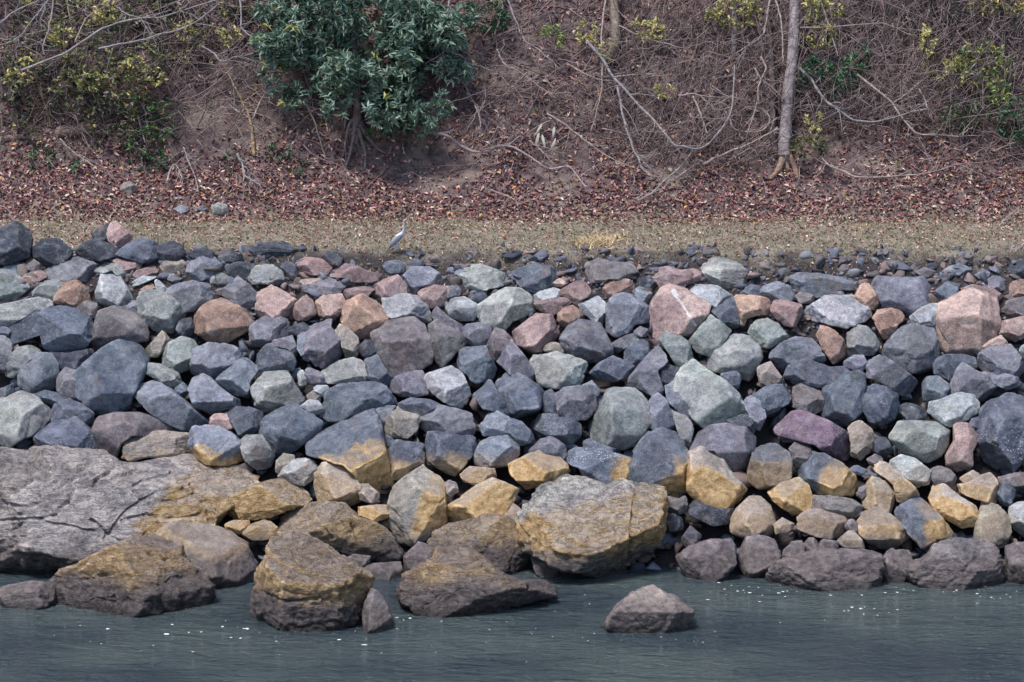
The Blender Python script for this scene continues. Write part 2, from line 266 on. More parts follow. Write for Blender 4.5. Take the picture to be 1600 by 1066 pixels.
T8;b;y4e;blue boulder with an ochre hem left of the stone with the yellow patch;-11,70 -8,60 -2,54 6,54 13,60 17,70 14,76 4,81 -6,80 -11,76
T8;b;e;broad slate slab lying behind the upright slate block;12,12 15,3 25,1 38,6 52,5 58,8 50,12 44,16 36,19 26,17 18,17
T8;b;e;upright flat faced slate block above the purple boulder;35,20 38,16 48,11 60,8 61,14 59,26 57,36 50,40 44,42 35,36 34,28
T8;n;;brown cube between the dark slate and the upright slate block;15,30 17,19 23,16 30,18 34,22 34,32 28,34 20,32
T8;b;;dark slate boulder left of the brown cube;-10,24 0,18 12,17 16,20 12,28 4,33 -6,37
T8;t;;olive tan stone below the craggy blue grey boulder;-6,6 2,3 9,13 12,17 2,18 -5,14
T8;m;e;slanting mauve boulder right of the upright slate block;61,4 66,-2 75,0 84,7 92,13 95,17 93,22 86,24 79,21 71,15 63,12
T8;B;e;small square blue grey stone right of the slanting mauve boulder;97,16 100,12 113,11 113,18 110,24 97,27
T8;m;e;mauve boulder with a peaked left shoulder below the broad mauve one;114,18 118,8 122,3 130,8 137,12 142,17 140,22 132,26 120,23 115,22
T8;B;s;grained grey slab right of the peaked mauve boulder;135,9 145,9 155,12 159,17 150,20 143,17
T8;b;e;dark eight sided boulder above a deep black gap;60,20 66,17 77,19 83,25 83,31 78,38 72,44 65,42 60,32
T8;w;e;whitish leaf shaped slab above the pale green rounded boulder;97,29 108,26 119,22 128,23 131,28 130,33 122,38 113,42 106,38 100,33
T8;k;;dark stone in the hollow left of the whitish leaf shaped slab;84,28 92,29 99,33 98,40 88,40 83,35
T8;v;cr;long purple boulder with white barnacles at its lower end;2,37 6,33 14,32 24,34 36,39 46,45 53,51 52,58 48,63 38,61 28,53 18,51 8,48 3,43
T8;t;y2e;tan and blue end stone at the right tip of the purple boulder;51,44 57,39 64,45 66,50 63,58 56,64 52,63 52,54
T8;G;r;pale green rounded boulder right of the deep black gap;76,47 81,40 92,40 108,41 113,46 112,54 107,60 99,65 90,62 80,57 77,51
T8;P;r;pinkish white upright knobbly stone right of the pale green rounded boulder;112,60 117,52 117,44 121,39 127,43 132,48 130,53 127,58 127,66 118,70 112,67
T8;b;ce;big dark slate boulder with a barnacled base at the right edge;134,34 140,30 148,24 156,21 170,22 170,48 160,58 154,66 148,72 138,70 130,62 129,54 132,44
T8;b;;small blue stone between the whitish slab and the big edge slate boulder;124,40 130,36 134,38 133,47 129,45
T8;n;;mauve stone under the left end of the purple boulder;14,57 17,53 24,53 29,57 24,62 20,71 16,64
T8;b;y8eH31,87,38,66;blue boulder with a bright yellow patch on its lower face;20,74 25,59 36,61 46,66 53,73 54,78 52,85 42,85 30,84 26,79
T8;y;e;yellow cube below the blue boulder with the yellow patch;2,84 8,79 20,75 25,80 27,88 25,95 16,97 8,92 3,88
T8;n;;flat dark brown stone right of the yellow cube;27,86 40,86 52,88 58,92 57,98 48,100 34,95 27,93
T8;w;y2;pale tan boulder behind the tan finger shaped stone;76,65 84,61 92,63 101,70 102,76 96,82 90,78 83,72 78,68
T8;t;y5;tan finger shaped stone slanting down to the right;67,68 70,65 76,67 83,73 90,80 96,88 88,91 80,88 78,79 73,74 68,72
T8;t;y4e;small cube with a blue top left of the tan finger shaped stone;60,88 63,80 66,75 73,77 79,80 79,88 76,96 68,95 60,93
T8;n;r;dark rounded brown stone right of the pale tan boulder;101,70 106,67 114,70 119,77 112,80 104,79
T8;t;y6e;small ochre pyramid with a sharp right corner;115,80 125,78 134,74 139,72 142,77 142,90 134,89 124,85
T8;b;;blue stone right of the small ochre pyramid;143,83 146,78 153,78 155,84 150,92 144,90
T8;t;y3;small brown stone behind the small ochre pyramid;119,75 128,70 134,74 125,79
T8;n;;brown slab at the right edge above the blue stone by the pyramid;143,75 155,72 170,71 170,79 158,80 145,78
T8;w;y9;whitish boulder with a round yellow patch in its middle;102,88 106,80 112,80 120,87 128,92 130,97 127,104 120,105 110,99 104,94
T8;k;;blackish stone deep in the gap above the tan finger shaped stone;66,48 74,50 78,57 74,61 67,58
T8;n;;small brown stone under the pale green rounded boulder's left;62,63 67,60 72,62 70,67 64,67
T8;b;;small slate chip under the purple boulder's right tip;50,68 56,67 62,70 58,73 52,72
T8;n;;small tan brown stone left of the small blue topped cube;55,86 57,81 61,79 62,84 58,88
D1;L;XSy4H58,48,84,18;long pale bedrock ledge split by dark cracks at the lower left;-10,7 10,6 20,5 32,6 48,8 54,12 62,12 78,8 90,9 100,11 110,14 120,16 126,18 112,23 106,30 101,37 98,40 90,42 78,42 66,48 58,49 50,49 38,55 28,59 16,63 0,68 -10,70
D1;y;Xe;yellow bedrock knob at the right end of the long ledge;100,35 104,30 109,25 115,22 126,19 135,18 140,20 145,25 144,29 134,32 126,35 115,36 104,37
D1;w;;small whitish stone on top of the brown waterside rock at the left;39,54 44,48 51,46 54,48 50,53 44,56 39,57
D1;n;WXSy7;broad brown waterside rock with a yellow peak at the left;22,72 24,66 30,60 38,57 48,52 60,47 70,44 78,45 82,48 84,54 88,58 94,62 98,68 100,73 92,76 82,78 73,80 58,79 40,78 26,78
D1;n;WS;low brown ledge at the waterline in the left corner;-6,72 4,68 15,66 24,67 25,78 10,78 -6,76
D1;n;y5q.6;dark rock with a yellow rim behind the left waterside rock;74,44 84,38 95,40 106,44 114,49 118,58 118,68 108,72 98,76 88,74 80,60 74,50
D1;y;;small yellow stone in the cleft below the yellow bedrock knob;105,41 106,37 116,37 117,41 112,43
D1;y;;yellow stone left of the long yellow rimmed dark rock;112,44 118,39 124,37 130,40 131,44 124,46 116,46
D1;t;Xy6;long dark rock with a ragged yellow rim left of the tall ochre boulder;127,36 140,31 150,29 161,30 167,36 175,38 182,44 187,52 184,57 172,55 160,51 148,47 136,46 131,42
D1;n;WXSy7;tall waterside rock with a yellow crown standing alone in front;118,86 119,72 120,63 124,56 127,48 137,45 147,48 153,52 160,57 165,59 172,64 170,72 170,84 168,88 152,88 135,90 120,90
D2;t;y5;small ochre flake right of the yellow crowned waterside rock;0,56 6,53 13,54 13,57 8,60 3,58
D2;n;y1;brown block behind the small dark rock in the water;8,60 16,58 27,57 28,62 26,71 18,71 10,66
D2;n;W;small dark rock in the water beside the yellow crowned rock;11,77 14,70 18,72 22,78 24,84 22,90 12,90 10,82
D2;n;WXSy7;waterside rock with a yellow hump and a long low tail to the right;28,68 30,62 38,58 44,56 46,52 50,52 58,52 64,55 70,60 76,64 84,66 92,65 98,70 98,73 84,75 70,78 58,79 46,80 34,81 29,76
D2;t;XSy6;dark rock with a crusted yellow top behind the humped waterside rock;40,50 44,44 50,40 60,37 68,35 78,36 83,42 85,48 90,56 96,62 84,64 74,63 66,62 56,58 46,56
D2;n;y2;brown stone left of the crusted yellow topped rock;30,54 36,48 42,50 44,56 38,60 30,64
D2;L;XSq.5H82,37,152,20;biggest flat topped ochre block, right of the waterside hump;82,28 86,24 98,21 107,19 115,18.5 120,20.5 124,22.5 130,20.5 140,22 150,24 152,30 150,42 148,55 147,63 136,63 124,66 112,66 105,61 98,55 90,51 86,46 86,38 83,32
D2;t;y3;small tan stone at the left corner of the biggest ochre block;76,33 80,29 84,32 87,40 82,42 78,37
D2;y;e;slanting ochre boulder between the tall one and the biggest block;49,31 56,27 64,21 70,18 78,21 82,23 80,28 76,34 66,36 56,38 49,40
D2;y;;thin ochre slab left of the tall ochre boulder's foot;7,31 16,30 23,30 23,35 16,37 9,35
D2;t;Wy1e;lone grey tan rock rising from the water with a pointed top;119,88 128,79 136,72 143,69 148,68 152,71 158,75 163,79 165,88 158,90 145,90 130,89
D2;n;c;shell crusted brown stone under the biggest ochre block's left foot;88,52 94,55 104,60 106,65 100,65 92,62
D3;n;We;flat brown rock at the waterline right of the biggest ochre block;-2,54 4,49 12,47 22,47 25,50 24,57 18,62 12,65 4,64 0,60
D3;n;We;angular brown rock at the waterline between two flat ones;26,55 31,46 36,45 43,46 45,52 45,58 41,64 34,64 28,60
D3;n;WS;longest low brown rock along the right waterline;40,67 45,57 56,55 64,52 76,51 86,52 91,54 93,60 90,67 75,69 55,69
D3;n;We;brown rock with a slanting crack at the right end of the longest low one;91,58 98,51 106,52 108,56 105,61 101,66 92,66
D3;n;WS;domed brown rock at the waterline near the right edge;104,66 108,58 115,55 119,50 126,47 138,47 146,50 149,56 150,64 146,68 132,69 112,68
D3;n;W;brown rock at the waterline cut by the right edge;153,64 153,50 158,48 170,47 170,68 156,67
D3;t;y4r;rounded brown boulder with a bluish top above the waterline rocks;22,38 26,32 32,27 37,27 41,31 43,37 44,42 38,45 28,44 22,42
D3;t;y3e;flat tan boulder with a pale rim under the flat dark brown stone;53,40 54,36 60,32 74,32 77,36 75,43 70,45 62,44
D3;n;y6e;slanting brown boulder with a yellow lower half right of the flat tan one;83,38 86,34 91,31 95,33 100,37 104,42 107,47 104,50 95,50 88,47 84,43
D3;b;y7eH113,50,113,28;slanting slate boulder with a yellow right flank;100,32 104,30 111,27 116,30 122,37 127,44 128,47 118,48 112,49 106,43 102,38
D3;t;y2e;upright tan boulder with a whitish cap near the right edge;137,46 138,38 142,29 148,31 152,35 153,42 150,48 145,50
D3;w;y2;pale boulder cut by the right edge beside the whitish capped one;153,38 155,31 160,28 170,28 170,45 157,45
D3;n;;small brown stone left end of the row above the longest low rock;48,51 52,47 57,47 57,54 50,57 47,55
D3;n;;small round brown stone, second in the row above the longest low rock;57,48 60,45 63,46 64,51 60,53 57,52
D3;n;;small flat brown stone, third in the row above the longest low rock;63,46 68,46 73,47 73,52 65,52
D3;t;y5e;small yellowish pyramid above the longest low rock;73,47 76,43 80,42 84,46 86,53 78,51
D3;n;;small dark stone on top of the small yellowish pyramid;76,40 79,36 83,39 83,43 78,43
D3;t;y3;little tan stone right of the rounded bluish topped brown boulder;43,39 47,36 53,39 50,42 44,43
D3;k;;dark stone in the hollow above the flat brown waterline rock;0,45 4,40 9,44 7,48 0,50
T7;n;;dark reddish stone under the yellow end of the smooth blue faced boulder;96,86 104,88 109,85 109,95 101,98 96,93
T7;k;;dark round stone below the dark reddish one, by the biggest ochre block;94,100 100,97 106,100 107,107 97,108
U1;G;r;pale round rock lying at the foot of the leaf covered bank;99,97 102,95 106,96 107,100 104,102 100,101
U1;t;;sandy rock among the dead leaves above the left crest;56,87 60,85 64,87 65,91 60,92 57,91
U1;m;;flat grey rock left of the pale round rock in the leaves;81,98 85,96 88,97 89,100 83,101
U1;m;;small grey stone between the flat grey and the pale round rocks;91,98 95,96 98,98 96,100 92,100
"""
VINES = """
U1;branch;pale;.6;1.6;long pale bare branch arching across the upper left corner;10,33 20,29 30,25 38,20 47,14 52,12 58,10 68,8.5 76,8 85,5 95,2 108,-2
U1;branch;pale;.5;1.5;lower pale bare branch running beneath the long arching one at upper left;46,23 55,21 66,19 75,16 84,14 92,10 100,4 106,-2
U1;branch;pale;.55;1.3;pale bare branch curving into the top left corner;-4,14 0,11 6,6 14,2 24,-2
U1;branch;pale;.45;1.3;forked pale twig hanging at the upper left, pointing down left;24,-2 22,1 18,6 13,12 10,16.5 4,20 -3,22
U1;branch;pale;.4;1.3;pale twig hanging straight down at upper left beside the forked one;25,-1 24,8 22,16 20,22 21,26
U1;branch;pale;.35;1.2;thin pale twig crossing low behind the forked one at the left edge;-4,18 3,18.5 8,18 12,16
U1;branch;pale;.45;1;pale bent twig dangling left of the blue green shrub;112,-2 113,8 113,13 118,18 121,24 120,30
U1;branch;pale;.4;1;pale fork lying across the bare soil left of the blue green shrub;95,22 100,25 104,29 109,27 115,26 121,24
U1;branch;pale;.4;1.1;pale twig slanting between the two long bare branches at upper left;54,3 60,7 66,9 71,18
U1;branch;tan;.35;1;thin tan stem bending up through the leafy upper left thicket;35,20 38,13 42,7 49,3 53,-2
U1;sapling;ochre;.7;.5;slim tan sapling stem leaning in the left thicket above the log;16,33 19,43 22,52 24,60
U1;sapling;ochre;.85;.35;forked yellowish sapling on the bare soil left of the blue green shrub;119,73 118,62 116.5,54 114,49 110,41 106,34
U1;branch;tan;.5;.4;side twig of the yellowish sapling reaching to the left;116.5,55 113,53 109,51 103,50
U1;branch;tan;.45;.4;side twig of the yellowish sapling reaching to the right;118,56 120,52 122,47 124,44
U1;log;log;1.5;.25;pale fallen log lying half buried at the left edge;-4,66 4,65 12,64.5 20,65.5
U1;log;log;2.6;.3;thick brown log end lying right of the pale fallen log;26,62.5 33,61.5 39,61 46,58
U1;branch;pale;.55;.25;pale forked dead stick lying below the yellowish sapling;111,72 113.5,77 114.5,82 119,85 123,88
U1;branch;pale;.45;.25;short pale prong of the dead stick below the yellowish sapling;114.5,80 114,85
U1;branch;pale;.45;.25;thin dead stick standing in the leaves left of the sapling;86,69 88,75 91,82 93,90
U1;root;tan;.7;.3;left one of two bare roots hanging from the leafy left thicket;61,47 64,53 66,60 68,67
U1;root;tan;.6;.3;right one of two bare roots hanging from the leafy left thicket;64,46 68,52 69,58 70,63
U1;branch;tan;.45;.25;small arching stick in the leaves under the left thicket;78,85 80,79 82,77 84,80 85,84
U1;sapling;tan;.5;.4;thin bent sapling stem just left of the blue green shrub's trunk;141,46 146,54 149,63 151,70 153,75
U1;branch;tan;.4;.25;thin stick slanting in the dead leaves right of the log;28,65 34,71 40,75 44,78
U2;vine;vine;.8;.35;thick bare root snaking right along the slope from the shrub;36,59 43,62 50,64 56,68 62,71 68,71 74,68.5 80,69 86,72 92,76 98,79 106,78 110,82 115,88
U2;vine;vine;.5;.5;thin brown vine slanting down behind the blue green shrub's right side;24,17 32,23 42,28 50,33 56,38 60,44 63,50 65,56 65.5,63
U2;branch;vine;.4;.4;short curved twig joining the thin brown vine right of the shrub;67,40 67.5,46 65,52
U2;sapling;vine;.6;.5;slender stem hanging from the top edge right of the shrub;77,-2 74,10 72,16 73,22 71,32
U2;branch;vine;.4;.45;twig forking off the slender stem right of the shrub;73,23 75,28 78,31 84,34 92,40 101,46
U2;vine;pale;.5;1.2;pale vine hanging in front of the shrub's upper right;51,-2 49,12 49,22 50,25
U2;vine;vine;.45;.5;thin vine dropping diagonally from the top centre over leaf litter;77,-2 82,10 86,19 92,23 98,28 102,32
U2;vine;vine;.4;.4;thin nearly level vine leaving the shrub's right edge;54,28 62,30 70,33 76,34
U2;vine;pale;.7;.8;long pale vine falling diagonally and swinging back up in a hook;115,19 122,27 127,36 133,42 140,50 147,57 152,63 156,68 160,68.5 166,70 171,68 176,63 180,57 183,50 184,40 184,30
U2;vine;pale;.6;.7;pale vine branching from the long hooked one down to the litter;129,38 131,50 133,58 136,68 139,74 141,79 146,83
U2;vine;tan;.5;.5;thin tan vine coming in from the left to the long hooked one;106,30 113,34 120,37 128,38
U2;vine;tan;.5;.4;pale brown stick slanting down right across bare soil to the litter;96,53 104,58 112,64 120,70 128,75 138,79
U2;vine;tan;.45;.6;upright thin vine hanging left of the mossy trunk;124,-2 122,15 122,28 122,42 120,50 117,62
U2;vine;vine;.4;.6;thin vine going right from the mossy trunk near the top;130,12 140,17 150,20 162,23
U2;branch;pale;.55;.3;pale stick on the litter propped up to the right;139,94 146,90 152,84 159,78 165,70
U2;branch;tan;.4;.3;small stick lying below the pair of pale hanging leaves;88,66 92,69 96,73 100,77.5
U2;branch;tan;.4;.4;level twig leaving the long hooked vine to the right;128,36 138,35 148,34.5
U2;branch;tan;.4;.25;short stick in the litter under the thick snaking root;70,89 76,91 80,93 83,95
U2;branch;pale;.5;1.1;pale dangling twig over the middle of the blue green shrub;36,-2 38,8 41,14 45,19
U2;branch;pale;.4;1.1;curved pale twig over the shrub beside the dangling one;30,-2 28,8 28,15
U3;vine;pale;.7;.7;pale vine sagging in a wide arc right of the pale trunk;55,32 60,37 64,43 68,48 74,52 80,56 88,57 96,56 106,53 114,51
U3;vine;tan;.6;.5;crooked tan vine crossing the wide sagging arc;82,35 92,43 98,48 102,54 108,61 112,63 120,63 130,64 132,62
U3;branch;tan;.45;.5;tan twig rising to the right from the crooked vine;98,49 105,44 112,38
U3;vine;tan;.5;.3;long low vine curving along the litter right of the pale trunk;65,74 70,78 75,80 82,83 92,83 105,82 116,81 125,78 133,76
U3;vine;tan;.5;.7;straight thin vine hanging close right of the pale trunk's top;64,-2 68,10 71,20 74,29
U3;branch;tan;.5;.5;short brown twig slanting into the pale trunk from the left;34,32 37,37 42,41 48,47
U3;vine;tan;.42;.4;thin vine coiled in a loop left of the pale trunk;22,55 24,60 30,62 37,61 41,57 39,52 33,50 27,52 22,56
U3;vine;tan;.5;.7;vine curving down left from the top beside the pale trunk;41,-2 39,12 36,18 30,22 25,25
U3;vine;tan;.5;.7;upright thin vine hanging just left of the pale trunk;43,-2 46,8 47,20 47,30
U3;branch;tan;.5;.5;short pale twig slanting inside the hooked vine's bend;5,45 8,52 12,63
U3;branch;tan;.45;.5;small arching twig over the hooked vine's bend;-2,45 6,44 12,48 16,52
U3;branch;tan;.65;.35;straight stick leaning against the pale trunk from lower left;10,77 20,72 30,68 38,64 45,60
U3;vine;tan;.5;.6;thin zigzag vine dropping into the loop left of the pale trunk;37,27 39,32 36,40 35,48 33,55 30,64
U3;vine;tan;.4;.8;thin level vine crossing high from the pale trunk to the right;55,13 65,13 78,12 92,11 100,13 107,17
U3;branch;tan;.5;.5;short brown twig hanging below the yellow leaf string;111,42 114,48 116,55
U3;root;tan;.8;.2;crooked dead root stump left of the pale trunk's foot;6,75 10,76 15,80 20,85
U3;branch;tan;.5;.2;forked dead stick on the litter left of the crooked root stump;-3,84 2,80 8,76
U3;branch;tan;.4;.5;dark twig slanting up left at the far right upper slope;141,18 137,30 128,38
U3;branch;tan;.45;.2;pale stick lying on the litter near the right edge;146,71 152,68 158,66
U3;branch;tan;.4;.15;pale stick lying in the lowest litter at the right edge;148,106 153,101 158,97
"""

# ------------------------------------------------------------------ helpers
rng = np.random.default_rng(7)
random.seed(7)

def ray(px, py):
    px = np.asarray(px, float); py = np.asarray(py, float)
    d = FWD + ((px - 800) / FPX)[..., None] * RGT + ((533 - py) / FPX)[..., None] * UPV
    return d / np.linalg.norm(d, axis=-1, keepdims=True)

def project(P):
    v = P - CAM
    w = v @ FWD
    return 800 + FPX * (v @ RGT) / w, 533 - FPX * (v @ UPV) / w

_perm = np.random.default_rng(3).permutation(256); _perm = np.concatenate([_perm, _perm, _perm])
_grad = np.random.default_rng(4).normal(size=(256, 3)); _grad /= np.linalg.norm(_grad, axis=1, keepdims=True)
def noise3(P):
    P = np.asarray(P, float)
    i = np.floor(P).astype(int); f = P - i; i &= 255
    u = f * f * f * (f * (f * 6 - 15) + 10)
    out = 0
    for dx in (0, 1):
        for dy in (0, 1):
            for dz in (0, 1):
                h = _perm[_perm[_perm[i[:, 0] + dx] + i[:, 1] + dy] + i[:, 2] + dz]
                g = _grad[h]
                dot = g[:, 0] * (f[:, 0] - dx) + g[:, 1] * (f[:, 1] - dy) + g[:, 2] * (f[:, 2] - dz)
                wx = u[:, 0] if dx else 1 - u[:, 0]
                wy = u[:, 1] if dy else 1 - u[:, 1]
                wz = u[:, 2] if dz else 1 - u[:, 2]
                out = out + wx * wy * wz * dot
    return out * 1.5
def fbm(P, oct=4, gain=0.5):
    a, s, o = 1.0, 1.0, 0
    for k in range(oct):
        o = o + a * noise3(P * s + 17.3 * k); a *= gain; s *= 2.03
    return o

TOE, TAN = -8.2, 0.7813                        # the toe and the gradient of the rock bank
CREST = 6.05
def slope_z(y):
    return (y - TOE) * TAN
def base_profile(y):
    """Ground height without bumps: river bed, dark core of the rock bank, track, leaf covered foot, steep bank, hill."""
    y = np.asarray(y, float)
    z = np.minimum((y - TOE) * TAN - 0.75 * np.clip((-1.0 - y) / 1.9, .1, 1), CREST)
    z = np.where(y < -9.6, -1.85 + (y + 9.6) * 0.25, z)
    z = np.where(y > 3.7, CREST + 0.55 * (y - 3.7), z)
    z = np.where(y > 5.6, CREST + 0.55 * 1.9 + 1.2 * (y - 5.6), z)
    z = np.where(y > 14, CREST + 0.55 * 1.9 + 1.2 * 8.4 + 0.35 * (y - 14), z)
    return z
def ground_z(x, y):
    x = np.asarray(x, float); y = np.asarray(y, float)
    P = np.stack([x, y, 0 * x], -1)
    z = base_profile(y)
    k = np.clip((y - 3.2) / 2.5, 0, 1)
    z = z + k * (0.45 * noise3(P * 0.28 + 5) + 0.2 * noise3(P * 0.8 + 9) + 0.08 * noise3(P * 2.2))
    k2 = np.clip((y + 1.0) / 0.5, 0, 1) * (1 - k)
    z = z + k2 * 0.05 * noise3(P * 0.9 + 3)
    return z
def march(px, py, fn, t0=80.0, t1=125.0, n=900):
    d = ray(px, py)
    t = np.linspace(t0, t1, n)
    P = CAM + t[:, None] * d
    below = P[:, 2] < fn(P[:, 0], P[:, 1])
    i = int(np.argmax(below)) if below.any() else n - 1
    return P[i], t[i], d
def bank_surface(x, y):
    return np.minimum(slope_z(y), CREST + 0.12)

def tag(o, label=None, cat=None, group=None, kind=None):
    if label: o['label'] = label
    if cat: o['category'] = cat
    if group: o['group'] = group
    if kind: o['kind'] = kind
    return o
def mesh_obj(name, V, F, mat, parent=None, smooth=True, tint=None, loc=None):
    V = np.asarray(V, np.float32)
    me = bpy.data.meshes.new(name)
    F = np.asarray(F)
    n = F.shape[1]
    me.vertices.add(len(V)); me.vertices.foreach_set('co', V.ravel())
    me.loops.add(F.size); me.loops.foreach_set('vertex_index', F.astype(np.int32).ravel())
    me.polygons.add(len(F))
    me.polygons.foreach_set('loop_start', np.arange(0, F.size, n, dtype=np.int32))
    me.polygons.foreach_set('loop_total', np.full(len(F), n, np.int32))
    if smooth: me.polygons.foreach_set('use_smooth', np.ones(len(F), bool))
    me.update(calc_edges=True)
    if tint is not None:
        a = me.color_attributes.new('tint', 'FLOAT_COLOR', 'POINT')
        c = np.ones((len(V), 4), np.float32); tint = np.asarray(tint); c[:, :tint.shape[1]] = tint
        a.data.foreach_set('color', c.ravel())
    me.materials.append(mat)
    o = bpy.data.objects.new(name, me); COL.objects.link(o)
    if parent: o.parent = parent
    if loc is not None: o.location = loc
    return o
def empty(name, loc):
    o = bpy.data.objects.new(name, None); COL.objects.link(o); o.location = loc
    return o

# ------------------------------------------------------------------ materials
class NT:
    def __init__(s, name):
        s.m = bpy.data.materials.new(name); s.m.use_nodes = True
        s.t = s.m.node_tree; s.n = s.t.nodes; s.l = s.t.links
        s.bsdf = s.n['Principled BSDF']
    def node(s, typ, **kw):
        n = s.n.new(typ)
        for k, v in kw.items(): setattr(n, k, v)
        return n
    def put(s, sock, v):
        if hasattr(v, 'is_output') or isinstance(v, bpy.types.NodeSocket): s.l.new(v, sock)
        elif isinstance(v, (tuple, list)) and len(v) == 3 and sock.type == 'RGBA': sock.default_value = (*v, 1)
        else: sock.default_value = v
    def math(s, op, a, b=0.0, c=None, clamp=False):
        n = s.node('ShaderNodeMath', operation=op, use_clamp=clamp)
        s.put(n.inputs[0], a); s.put(n.inputs[1], b)
        if c is not None: s.put(n.inputs[2], c)
        return n.outputs[0]
    def step(s, v, lo, hi, a=0.0, b=1.0):
        n = s.node('ShaderNodeMapRange', interpolation_type='SMOOTHSTEP')
        s.put(n.inputs[0], v); n.inputs[1].default_value = lo; n.inputs[2].default_value = hi
        n.inputs[3].default_value = a; n.inputs[4].default_value = b
        return n.outputs[0]
    def mix(s, f, a, b, blend='MIX'):
        n = s.node('ShaderNodeMix', data_type='RGBA', blend_type=blend)
        s.put(n.inputs[0], f); s.put(n.inputs[6], a); s.put(n.inputs[7], b)
        return n.outputs[2]
    def noise(s, vec, scale, detail=4, rough=0.55, dist=0.0, out='Fac'):
        n = s.node('ShaderNodeTexNoise')
        s.put(n.inputs['Vector'], vec); n.inputs['Scale'].default_value = scale
        n.inputs['Detail'].default_value = detail; n.inputs['Roughness'].default_value = rough
        n.inputs['Distortion'].default_value = dist
        return n.outputs[out]
    def voro(s, vec, scale, feature='F1', out='Distance'):
        n = s.node('ShaderNodeTexVoronoi', feature=feature)
        s.put(n.inputs['Vector'], vec); n.inputs['Scale'].default_value = scale
        return n.outputs[out]
    def vmul(s, vec, t):
        n = s.node('ShaderNodeVectorMath', operation='MULTIPLY'); s.put(n.inputs[0], vec); n.inputs[1].default_value = t
        return n.outputs[0]
    def bump(s, h, strength, dist, normal=None):
        n = s.node('ShaderNodeBump'); n.inputs['Strength'].default_value = strength; n.inputs['Distance'].default_value = dist
        s.put(n.inputs['Height'], h)
        if normal is not None: s.put(n.inputs['Normal'], normal)
        return n.outputs[0]

